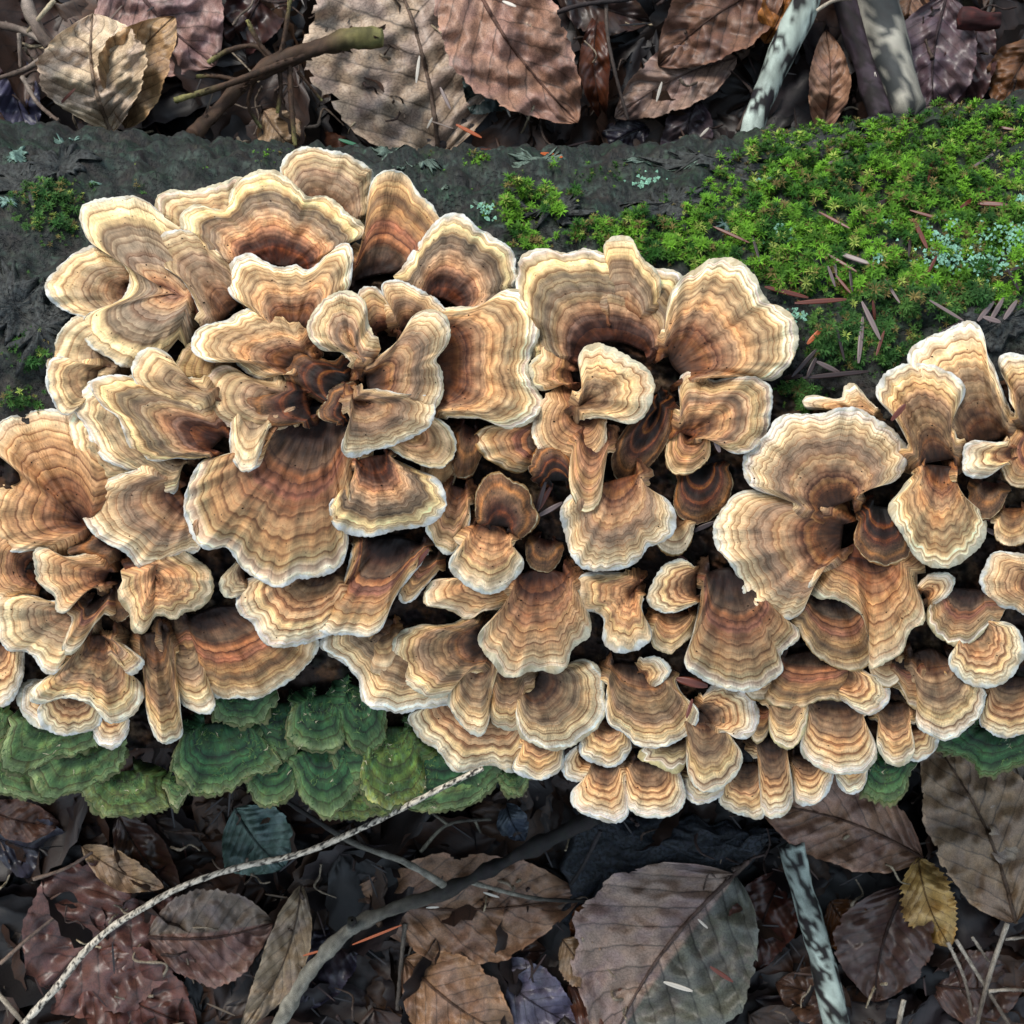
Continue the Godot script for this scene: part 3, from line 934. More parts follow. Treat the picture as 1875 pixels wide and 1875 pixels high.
func make_log() -> void:
	var o := thing("fallen_log", "dark mossy fallen log crossing the whole picture, covered with bracket fungi", "log", Vector3(0, 0, -0.04))
	var nx := 700
	var na := 320
	var v := PackedVector3Array()
	var col := PackedColorArray()
	for j in na + 1:
		var b := j / float(na) * 2.0 - 1.0
		var ang := b * 1.5 + b * b * b * 1.6
		for i in nx + 1:
			var a := i / float(nx) * 2.0 - 1.0
			var x := a * 0.24 + a * a * a * 0.26
			var p := log_point(x, ang)
			v.append(p - o.position)
			var d := CAM_Y - p.y
			var px := 937.5 + p.x / d / TAN_HALF * 937.5
			var py := 937.5 + p.z / d / TAN_HALF * 937.5
			var g := 0.75 + 0.5 * n2(x * 300.0, ang * 40.0) + 0.35 * n2(x * 1100.0, ang * 150.0)
			var c := Color(0.018, 0.029, 0.021)
			c = c.lerp(Color(0.034, 0.022, 0.017), clampf(n2(x * 40.0 + 3.0, ang * 7.0) * 1.6 - 0.1, 0, 0.8))
			c = c.lerp(Color(0.060, 0.105, 0.080), clampf(n2(x * 60.0, ang * 22.0 + 70.0) * 2.0 - 0.6 + 0.6 * n2(x * 260.0, ang * 40.0), 0, 0.8))
			c = c.lerp(Color(0.014, 0.050, 0.022), clampf(n2(x * 22.0 + 8.0, ang * 6.0 + 5.0) * 1.2 + 0.5 * n2(x * 180.0, ang * 24.0) - 0.05, 0, 0.75))
			# rotten wood under the fungi
			c = c.lerp(Color(0.032, 0.019, 0.013), smoothstep(560.0, 760.0, py + 60.0 * n2(px / 90.0, py / 90.0)) * 0.85)
			var mo := mossy(px, py)
			c = c.lerp(Color(0.020, 0.042, 0.012), clampf(mo * 2.0, 0, 0.9))
			g *= 0.70
			var split := absf(n2(x * 34.0 + 9.0, ang * 11.0 + n2(x * 90.0, ang * 14.0) * 0.6))
			g *= lerpf(0.30, 1.0, smoothstep(0.0, 0.07, split)) * (1.0 + 0.5 * n2(x * 70.0 + 5.0, ang * 60.0))
			col.append(Color(c.r * g, c.g * g, c.b * g))
	put("bark", grid(nx, na, v, PackedVector2Array(), col, Vector3.UP), M["bark"], o)
	# loose plates of bark
	for s in [[50, 330, 60, 34, 0.2], [110, 300, 46, 40, -0.3], [1010, 392, 48, 20, 0.1], [1320, 300, 90, 22, 0.25], [1500, 265, 70, 26, 0.15], [1560, 240, 60, 16, -0.2], [1230, 375, 60, 30, 0.0], [1830, 590, 80, 30, -0.2], [30, 560, 60, 50, 0.3], [80, 600, 44, 60, 0.1], [1190, 880, 44, 26, 0.1]]:
		flake(o, "bark_plate", s, Color(0.034, 0.038, 0.036), M["bark"], 0.0016)

# the crust of fungus tissue that joins the brackets to the log
func make_tissue() -> void:
	var spots := [[560, 720, 330, 270], [280, 1030, 260, 180], [1080, 800, 290, 230], [1090, 1130, 560, 180], [1640, 1050, 330, 290], [1800, 830, 150, 150], [760, 900, 250, 200], [560, 1120, 200, 130], [1420, 900, 220, 180], [1960, 1050, 250, 260], [-60, 1000, 240, 200]]
	var nx := 560
	var ny := 300
	var v := PackedVector3Array()
	var col := PackedColorArray()
	var o := thing("fungus_crust", "dark brown knobbly crust of fungus joining the brackets on the log", "fungus", at(900, 900, env(900)))
	for j in ny + 1:
		for i in nx + 1:
			var px := lerpf(-320, 2220, i / float(nx))
			var py := lerpf(430, 1370, j / float(ny))
			var m := -1.0
			for s in spots:
				var dx: float = (px - s[0]) / s[2]
				var dy: float = (py - s[1]) / s[3]
				m = maxf(m, 1.0 - dx * dx - dy * dy)
			var k := smoothstep(-0.25, 0.35, m + 0.25 * n2(px / 60.0, py / 60.0)) * smoothstep(0.0, 70.0, minf(px + 300.0, 2200.0 - px))
			var lump := n2(px / 46.0, py / 46.0) * 2.6 + n2(px / 17.0, py / 17.0 + 9.0) * 1.5 + n2(px / 6.0, py / 6.0) * 0.5 + absf(n2(px / 28.0 + 4.0, py / 28.0)) * 3.0
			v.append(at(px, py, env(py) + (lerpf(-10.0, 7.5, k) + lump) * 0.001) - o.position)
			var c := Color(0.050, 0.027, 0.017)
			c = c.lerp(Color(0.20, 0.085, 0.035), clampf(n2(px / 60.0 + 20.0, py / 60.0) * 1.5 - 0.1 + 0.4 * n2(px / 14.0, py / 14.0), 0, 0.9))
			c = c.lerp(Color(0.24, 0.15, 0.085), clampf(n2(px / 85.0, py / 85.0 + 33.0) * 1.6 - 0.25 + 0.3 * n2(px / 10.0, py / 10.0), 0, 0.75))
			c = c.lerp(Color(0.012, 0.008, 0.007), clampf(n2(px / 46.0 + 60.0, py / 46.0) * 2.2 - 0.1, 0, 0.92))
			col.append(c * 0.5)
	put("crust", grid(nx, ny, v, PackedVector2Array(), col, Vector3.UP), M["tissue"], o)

# a thin lobed plate lying on the log: [px, py, half length px, half width px, turn]
func flake(parent: Node3D, called: String, s: Array, c: Color, m: Material, thick: float, lift := 0.001) -> void:
	var v := PackedVector3Array()
	var col := PackedColorArray()
	var nr := 7
	var na := 72
	var mid := log_hit(s[0], s[1])
	var down := 0.0
	while mid.is_empty():
		down += 4.0
		mid = log_hit(s[0], s[1] + down)
	var slant := 1.0 / maxf(cos(mid[1]), 0.35)
	for j in nr + 1:
		for i in na + 1:
			var g := TAU * (i % na) / na
			var f := mini(j, nr - 1) / float(nr - 1)
			var q := f * (1.0 + 0.30 * n2(cos(g) * 1.2 + s[0], sin(g) * 1.2 + s[1]) + 0.5 * n2(cos(g) * 3.0 + s[0], sin(g) * 3.0) + 0.3 * n2(cos(g) * 8.0 + s[0], sin(g) * 8.0))
			var e := Vector2(cos(g) * s[2] * q, sin(g) * s[3] * q).rotated(s[4])
			var p := log_point(mid[0] + e.x * 0.00023, mid[1] + e.y * 0.00023 * slant / LOG_R)
			e += Vector2(s[0], s[1])
			var y := lift + thick * (1.0 - 0.25 * f) + 0.0006 * n2(e.x / 14.0, e.y / 14.0) if j < nr else -0.002
			v.append(p + Vector3(0, y, 0) - parent.position)
			var k := 1.0 + 0.5 * n2(e.x / 9.0, e.y / 9.0)
			col.append(Color(c.r * k, c.g * k, c.b * k))
	put(called, grid(na, nr, v, PackedVector2Array(), col, Vector3.UP), m, parent)

func make_moss() -> void:
	# one shoot: a rosette of narrow curved leaves
	var shoots: Array[ArrayMesh] = []
	for kind in 3:
		rnd.seed = 70 + kind
		var st := SurfaceTool.new()
		st.begin(Mesh.PRIMITIVE_TRIANGLES)
		var blades: int = [13, 10, 9][kind]
		for b in blades:
			var g := TAU * b / blades + rnd.randf() * 0.5
			var out := Vector3(cos(g), 0, sin(g))
			var side := Vector3(-sin(g), 0, cos(g))
			var tier := rnd.randf()
			var steep := lerpf(0.35, 1.1, tier)
			var y0 := 0.25 + 0.35 * tier
			var l := rnd.randf_range(0.75, 1.1)
			var p0 := Vector3(0, y0, 0)
			var p1 := p0 + (out * cos(steep) + Vector3.UP * sin(steep)) * l * 0.5
			var p2 := p1 + (out * cos(steep - 0.6) + Vector3.UP * sin(steep - 0.6)) * l * 0.5
			var w := 0.085
			var tone := rnd.randf_range(0.8, 1.2)
			st.set_color(Color(tone * 0.75, tone * 0.8, tone * 0.7))
			st.add_vertex(p0 - side * w * 0.7)
			st.add_vertex(p0 + side * w * 0.7)
			st.set_color(Color(tone, tone, tone))
			st.add_vertex(p1 + side * w)
			st.set_color(Color(tone * 0.75, tone * 0.8, tone * 0.7))
			st.add_vertex(p0 - side * w * 0.7)
			st.set_color(Color(tone, tone, tone))
			st.add_vertex(p1 + side * w)
			st.add_vertex(p1 - side * w)
			st.add_vertex(p1 - side * w)
			st.add_vertex(p1 + side * w)
			st.set_color(Color(tone * 1.25, tone * 1.2, tone))
			st.add_vertex(p2)
		st.generate_normals()
		shoots.append(st.commit())
	var spots: Array = [[], [], []]
	rnd.seed = 99
	for tries in 110000:
		var px := rnd.randf_range(-60, 1935)
		var py := rnd.randf_range(150, 800)
		var m := mossy(px, py)
		if m < 0.10 or rnd.randf() > m * 1.5: continue
		if n2(px / 30.0 + 50.0, py / 22.0) < -0.30: continue
		if px > 120 and px < 930 and py > 430: continue
		var h := log_hit(px, py)
		if h.is_empty(): continue
		spots[0 if rnd.randf() < 0.2 + 0.5 * smoothstep(0.35, 0.8, m) else (1 if rnd.randf() < 0.5 else 2)].append([h, m, px, py])
	for kind in 3:
		var mm := MultiMesh.new()
		mm.transform_format = MultiMesh.TRANSFORM_3D
		mm.use_colors = true
		mm.mesh = shoots[kind]
		mm.instance_count = spots[kind].size()
		for i in spots[kind].size():
			var s: Array = spots[kind][i]
			var p := log_point(s[0][0], s[0][1])
			var up := Vector3(rnd.randf_range(-0.4, 0.4), cos(s[0][1]), sin(s[0][1]) + rnd.randf_range(-0.4, 0.4)).normalized()
			var fwd := up.cross(Vector3(1, 0, 0.2)).normalized()
			var b := Basis(fwd.cross(up).normalized(), up, fwd).rotated(up, rnd.randf() * TAU)
			var big: float = (0.0022 if kind == 0 else 0.0014) * rnd.randf_range(0.65, 1.25) * clampf(0.55 + s[1], 0.6, 1.2)
			var lift: float = clampf(s[1], 0.0, 1.0) * 0.0045 * (0.4 + 1.2 * n2(s[2] / 26.0, s[3] / 22.0))
			mm.set_instance_transform(i, Transform3D(b.scaled(Vector3.ONE * big), p + up * lift))
			var f := clampf(0.45 + 0.9 * n2(s[2] / 70.0 + 5.0, s[3] / 50.0) + 0.5 * n2(s[2] / 18.0, s[3] / 18.0), 0, 1)
			var c := Color(0.014, 0.064, 0.005).lerp(Color(0.115, 0.27, 0.016), f)
			if s[3] > 540 or s[2] < 300: c = Color(0.022, 0.075, 0.014).lerp(Color(0.05, 0.12, 0.02), f)
			if rnd.randf() < 0.10: c = Color(0.13, 0.10, 0.03)
			elif rnd.randf() < 0.06: c = Color(0.24, 0.30, 0.06)
			c *= rnd.randf_range(0.65, 1.3)
			mm.set_instance_color(i, Color(c.r, c.g, c.b))
		var o := MultiMeshInstance3D.new()
		o.name = ["star_moss", "feather_moss", "short_moss"][kind]
		o.multimesh = mm
		o.material_override = M["moss"]
		add_child(o)
		tag(o, ["bright green moss with star shaped shoots on the log", "feathery green moss between the star shaped shoots on the log", "low dark green moss spread over the log"][kind], "moss", "", "stuff")
	# lichen on the bark: each patch a lobed pad of its own
	for s in [[120, 258, 30, 12, 0.1, "mint lichen flake on the bark beside the crack, topmost at the left"], [34, 278, 22, 10, 0.6, "mint lichen flake at the left edge above the bark plate"], [30, 290, 18, 10, -0.3, "small mint lichen flake just under its neighbour at the left edge"], [175, 330, 18, 8, 0.2, "pale grey lichen speck above the top left white fungus lobe"], [20, 378, 24, 10, 0.1, "whitish lichen tuft at the left edge in the moss"], [715, 272, 40, 12, 0.05, "wide grey green lichen crust at the top edge of the log"], [770, 300, 60, 16, 0.2, "thin grey lichen crust right of the topmost fungus lobe"], [735, 318, 10, 5, 0.0, "tiny pale lichen spot beside the topmost fungus lobe"], [868, 277, 14, 6, 0.0, "round pale lichen knob on the top edge of the log"], [985, 290, 60, 12, 0.15, "long pale lichen plate on the upper edge of the log"], [1190, 305, 55, 9, 0.05, "long whitish lichen streak along the bark edge"], [1290, 308, 40, 8, 0.0, "cream lichen streak below the white topped stick"], [880, 374, 16, 10, 0.5, "mint lichen tuft left of the middle moss cushion"], [1330, 420, 22, 14, 0.0, "mint lichen tuft in the moss above the big round bracket"], [812, 338, 12, 5, 0.2, "small pale lichen spot on bare bark by the moss tuft"]]:
		var h := log_hit(s[0], s[1])
		var o := thing("lichen_patch", s[5], "lichen", at(s[0], s[1], LOG_Y + 0.05) if h.is_empty() else log_point(h[0], h[1]), "pale lichen on the bark")
		s[2] *= 0.68
		s[3] *= 0.75
		flake(o, "thallus", s, Color(0.20, 0.31, 0.26) if s[0] < 200 or s[0] > 1300 else Color(0.15, 0.20, 0.165), M["lichen"], 0.0003, 0.0005)
	# squamules: crumbs of mint lichen in the moss
	var v := SurfaceTool.new()
	v.begin(Mesh.PRIMITIVE_TRIANGLES)
	rnd.seed = 5
	for c in [[1750, 440, 60, 30], [1850, 440, 40, 30], [1720, 480, 50, 22], [1430, 435, 30, 14], [1600, 480, 16, 10], [1860, 370, 14, 10], [1800, 490, 50, 20], [1690, 415, 18, 10], [1620, 400, 10, 6], [1430, 580, 40, 16], [1400, 330, 20, 8], [1180, 330, 30, 10], [80, 1420, 20, 10], [890, 390, 20, 12]]:
		for k in int(c[2] * c[3] * 0.10) + 6:
			var px: float = c[0] + rnd.randfn(0, 0.5) * c[2]
			var py: float = c[1] + rnd.randfn(0, 0.5) * c[3]
			var h := log_hit(px, py)
			if h.is_empty(): continue
			var p := log_point(h[0], h[1]) + Vector3(0, 0.0035 + rnd.randf() * 0.0015, 0)
			var r := rnd.randf_range(0.0004, 0.0010)
			var g := rnd.randf_range(0.6, 1.15)
			v.set_color(Color(0.30 * g, 0.58 * g, 0.42 * g))
			var a0 := rnd.randf() * TAU
			for q in 6:
				var a := a0 + TAU * q / 6.0
				var b := a0 + TAU * (q + 1) / 6.0
				var ra := r * (1.0 if q % 2 == 0 else 0.6)
				var rb := r * (1.0 if q % 2 == 1 else 0.6)
				v.add_vertex(p + Vector3(0, 0.0003, 0))
				v.add_vertex(p + Vector3(cos(a) * ra, 0.0004 * (q % 2), sin(a) * ra))
				v.add_vertex(p + Vector3(cos(b) * rb, 0.0004 * ((q + 1) % 2), sin(b) * rb))
	v.generate_normals()
	var sq := put("lichen_crumbs", v.commit(), M["lichen"], self)
	tag(sq, "small mint green lichen scales scattered in the moss", "lichen", "", "stuff")

# ---------------------------------------------------------------- the fungi, group by group
func left_rosette() -> void:
	bracket("pale bracket peeking out at the far left edge of the rosette, below the bark plates", [240, 525, 245, 560], [208, 450, 165, 449, 128, 470, 95, 500, 81, 523, 88, 547, 108, 564, 140, 578, 180, 590], 2.2, "tan", {"v0": .25})
	bracket("grey tan lobe with thin edge hidden low at the left rim of the rosette", [220, 625, 230, 660], [160, 568, 118, 592, 104, 618, 90, 645, 84, 675, 110, 700, 170, 700], 1.6, "tan", {"v0": .5, "rim_w": 3.0})
	bracket("small cream lip curling over at the left edge, above the layered left bracket", [195, 675, 190, 700], [150, 669, 115, 651, 94, 656, 83, 680, 86, 712, 100, 740, 120, 765, 150, 740], 2.6, "tan", {"v0": .5})
	bracket("two winged bracket with white square upper lobe and orange ringed dark heart, upper left", [352, 575, 362, 545, 350, 520], [300, 395, 284, 379, 248, 359, 208, 361, 160, 369, 145, 388, 150, 418, 168, 448, 196, 461, 222, 480, 236, 512, 226, 545, 195, 560, 162, 572, 149, 590, 153, 618, 170, 642, 198, 654, 225, 674, 262, 670, 305, 648], 4.2, "smoke", {"fl": 1.5, "v0": .08, "wave": 0.9})
	bracket("narrow tan bracket behind the broad top bracket, right of the square white lobe", [400, 470, 440, 470], [292, 430, 283, 400, 282, 375, 289, 356, 312, 346, 345, 350, 385, 341, 415, 330, 445, 322, 470, 340], 2.6, "tan", {"v0": .3})
	bracket("topmost rounded bracket of the left rosette with onion like rings", [575, 372, 600, 385, 630, 405], [512, 330, 512, 306, 519, 289, 540, 274, 566, 267, 595, 274, 622, 277, 648, 289, 672, 302, 687, 317, 680, 340, 678, 365, 680, 390, 668, 408], 2.4, "tan", {"fl": 0.8, "v0": .3})
	bracket("ear shaped bracket right of the topmost one with a coiled upper lobe", [650, 515, 690, 505, 730, 500], [664, 450, 670, 405, 674, 360, 682, 328, 706, 310, 733, 312, 752, 328, 764, 352, 784, 366, 800, 388, 812, 412, 805, 440, 790, 470], 3.2, "rust", {"fl": 0.9, "v0": .15, "rim_w": 5.0})
	bracket("wide brown bracket on the right shoulder of the rosette with crisp pale rim", [790, 560, 805, 548, 835, 560], [735, 490, 752, 462, 778, 430, 800, 402, 829, 389, 858, 397, 870, 415, 895, 426, 916, 442, 936, 452, 944, 475, 945, 510, 940, 540, 905, 575], 3.8, "smoke", {"fl": 0.9, "v0": .1, "rim_w": 5.0})
	bracket("broad fan with yellow edged wavy rim at the top of the left rosette", [468, 478, 505, 488, 556, 494], [356, 470, 340, 432, 328, 414, 329, 396, 343, 379, 362, 371, 379, 379, 397, 384, 411, 376, 421, 361, 425, 342, 440, 328, 464, 313, 490, 309, 515, 316, 531, 330, 549, 345, 562, 361, 584, 358, 607, 361, 623, 374, 642, 395, 661, 406, 672, 417, 670, 435, 647, 441, 620, 462, 600, 480], 5.0, "smoke", {"v0": .04, "wave": 2.2})
	bracket("small crinkled lobe with tooth marks on the left flank of the broad top fan", [405, 595, 440, 555], [365, 570, 345, 530, 320, 498, 296, 490, 281, 468, 285, 441, 300, 425, 322, 418, 344, 424, 365, 420, 374, 442, 400, 455, 440, 490], 5.6, "tan", {"fl": 1.5, "v0": .15})
	bracket("yellow brown double lobe with white left curl below the broad top fan", [515, 605, 560, 610], [464, 562, 437, 555, 419, 537, 412, 512, 418, 486, 433, 470, 459, 462, 477, 474, 515, 490, 545, 481, 560, 498, 588, 476, 604, 456, 622, 446, 640, 443, 648, 460, 646, 490, 640, 528, 612, 565], 6.6, "honey", {"fl": 1.3, "v0": .05})
	bracket("golden edged dark lobe pointing left into the heart of the rosette", [560, 655, 540, 690], [520, 575, 498, 559, 465, 562, 437, 569, 416, 587, 395, 590, 373, 593, 356, 609, 348, 627, 352, 646, 373, 659, 396, 666, 418, 655, 432, 666, 450, 683, 480, 696, 505, 690, 528, 680], 7.0, "honey", {"fl": 1.3, "v0": .0, "gam": .8})
	bracket("wide right bracket with strong vertical stripes, right of the rosette heart", [795, 600, 800, 680, 795, 735], [812, 563, 845, 561, 880, 560, 900, 545, 920, 531, 945, 527, 968, 543, 985, 568, 991, 600, 980, 635, 968, 668, 973, 702, 992, 722, 994, 746, 975, 771, 938, 788, 905, 777, 880, 766, 850, 767, 822, 764], 6.0, "honey", {"fl": 1, "v0": .12, "wave": 1.6, "gam": 1.0})
	bracket("little cream tongue rolled over between the spoon lobe and the striped right bracket", [735, 605, 760, 590], [714, 556, 699, 540, 697, 522, 708, 512, 730, 511, 755, 522, 780, 535, 800, 546, 815, 566], 7.0, "honey", {"v0": .3})
	bracket("small brown yellow lobe behind the white spoon lobe", [690, 610, 715, 600], [655, 540, 663, 524, 679, 523, 697, 530, 712, 556, 725, 580], 6.0, "rust", {"v0": .4, "rim_w": 2.5})
	bracket("white rimmed spoon shaped lobe standing highest in the heart of the rosette", [648, 680, 690, 660], [684, 612, 672, 584, 674, 563, 661, 542, 637, 531, 610, 535, 589, 553, 570, 574, 561, 601, 567, 622, 583, 638, 600, 646, 622, 641, 634, 655], 9.4, "honey", {"fl": 1.9, "v0": .25})
	bracket("white rimmed right wing beside the spoon lobe with ribbed brown waist", [668, 688, 676, 722], [684, 655, 710, 640, 735, 615, 750, 584, 769, 569, 795, 565, 816, 577, 827, 602, 822, 628, 806, 648, 796, 660, 808, 673, 813, 700, 810, 730, 797, 750, 760, 748, 715, 745], 9.0, "honey", {"fl": 1.3, "v0": .02, "gam": .9})
	bracket("striped square lobe hanging below the white right wing", [640, 738, 650, 714], [672, 712, 702, 711, 740, 722, 770, 720, 790, 726, 798, 745, 794, 772, 775, 792, 745, 806, 715, 820, 688, 822, 662, 837, 641, 840, 625, 828, 625, 806, 642, 785, 640, 762], 9.6, "honey", {"v0": .18})
	bracket("brown lobe tucked under the striped square lobe, white at its lower right", [700, 772, 720, 765], [770, 755, 800, 765, 820, 778, 833, 798, 837, 820, 828, 843, 811, 858, 784, 856, 750, 844, 720, 827, 690, 812], 6.6, "amber", {"v0": .3})
	bracket("thin grey lobe forming the outermost layer on the left flank of the rosette", [255, 850, 270, 820], [165, 690, 130, 722, 117, 755, 117, 795, 128, 833, 145, 866, 160, 895, 190, 900, 235, 885], 1.8, "tan", {"wave": 0.8, "v0": .5})
	bracket("middle layer of three grey scalloped layers on the left flank", [350, 815, 345, 830], [215, 700, 175, 695, 140, 712, 131, 748, 148, 770, 161, 790, 166, 815, 187, 840, 212, 853, 235, 861, 250, 878, 262, 895, 290, 908, 315, 911, 329, 893, 326, 868, 328, 845], 3.8, "tan", {"wave": 0.8, "v0": .2})
	bracket("upper of three grey layers on the left flank with orange ring at its root", [410, 800, 388, 822], [320, 712, 285, 702, 245, 690, 205, 686, 162, 698, 172, 724, 190, 748, 213, 760, 226, 788, 236, 818, 254, 838, 290, 846, 322, 838, 345, 842, 375, 838], 6.2, "smoke", {"wave": 0.9, "v0": .05})
	bracket("hooded cream curl with brown neck on the left of the heart", [398, 735, 402, 708], [352, 690, 335, 694, 327, 680, 320, 660, 305, 645, 283, 634, 261, 639, 244, 660, 240, 685, 252, 707, 268, 722, 295, 735, 325, 748, 355, 752], 7.2, "tan", {"wave": 0.8, "fl": 1.7, "v0": .3, "back": 0.2})
	bracket("broad grey brown rimless body between the hooded curl and the black heart", [545, 745, 548, 715], [490, 688, 455, 690, 430, 672, 400, 668, 378, 690, 368, 720, 378, 760, 410, 778, 445, 795, 485, 800, 520, 790], 6.6, "tan", {"wave": 1.0, "fl": 1.1, "v0": .0, "gam": 0.55, "rim_w": 1.5, "rim": "a48c68", "heart": .45, "back": 0.2})
	bracket("narrow tan tongue hanging left of the rosette heart", [448, 740, 488, 755], [424, 770, 420, 795, 420, 822, 428, 848, 440, 863, 455, 867, 467, 857, 474, 838, 484, 815, 492, 785], 7.0, "tan", {"fl": 1.3, "v0": .5, "rim_w": 3.5})
	bracket("wide shell below the grey layers with scalloped cream edge", [330, 895, 352, 930], [250, 860, 200, 875, 162, 902, 148, 932, 157, 960, 174, 981, 198, 997, 224, 1009, 238, 1022, 250, 1037, 268, 1044, 288, 1039, 300, 1026, 325, 1017, 350, 1016, 369, 1004, 366, 965], 4.0, "honey", {"fl": 0.85, "v0": .25, "gam": .9})
	bracket("big central shell with dark root and broad double lobed white skirt", [535, 745, 590, 738, 640, 750], [480, 850, 450, 868, 420, 862, 395, 842, 376, 838, 357, 857, 344, 890, 336, 915, 338, 945, 346, 970, 358, 994, 375, 1007, 400, 1004, 416, 999, 426, 1014, 438, 1036, 458, 1055, 480, 1064, 502, 1077, 525, 1074, 542, 1060, 572, 1059, 604, 1051, 627, 1037, 634, 1012, 640, 990, 636, 965, 650, 910, 665, 850], 5.4, "rust", {"fl": 1.5, "v0": .02, "gam": .82, "rim_w": 10.0})
	bracket("bell shaped bracket with thick white skirt, right of the big central shell", [655, 838, 705, 832], [652, 880, 640, 896, 614, 902, 604, 922, 596, 937, 601, 955, 622, 971, 648, 983, 676, 984, 708, 976, 747, 968, 782, 964, 806, 948, 819, 928, 816, 903, 806, 880, 788, 867, 768, 862, 745, 850, 722, 842], 6.8, "smoke", {"fl": 1.7, "v0": .05, "rim_w": 11.0})
	bracket("smooth olive grey lobe in the gap left of the golden edged lobe", [440, 700, 450, 670], [372, 705, 345, 712, 322, 700, 318, 675, 335, 640, 365, 615, 400, 605, 430, 620], 4.0, "tan", {"v0": .45, "rim_w": 2.0, "rim": "a8946c", "tint": "d8d0b8"})
	# the black heart
	bracket("black brown stump with amber glints in the heart of the rosette", [640, 700, 630, 735], [600, 660, 560, 645, 530, 640, 515, 665, 520, 695, 545, 715, 585, 735], 6.6, "ember", {"fl": 0.7, "v0": .0, "rim_w": 2.0, "rim": "5a3a20"})
	bracket("dark orange crinkled fold left of the black heart", [560, 720, 570, 760], [500, 715, 470, 725, 448, 722, 450, 745, 455, 770, 480, 784, 520, 782, 548, 775], 7.4, "ember", {"fl": 0.8, "v0": .3, "rim_w": 2.0, "rim": "6a3018"})
	bracket("small knobbed black fold just under the white right wing", [650, 745, 640, 760], [655, 695, 630, 700, 600, 715, 590, 740, 575, 758, 590, 770, 615, 775], 7.2, "ember", {"fl": 0.7, "v0": .1, "rim_w": 2.0, "rim": "4a2a18"})

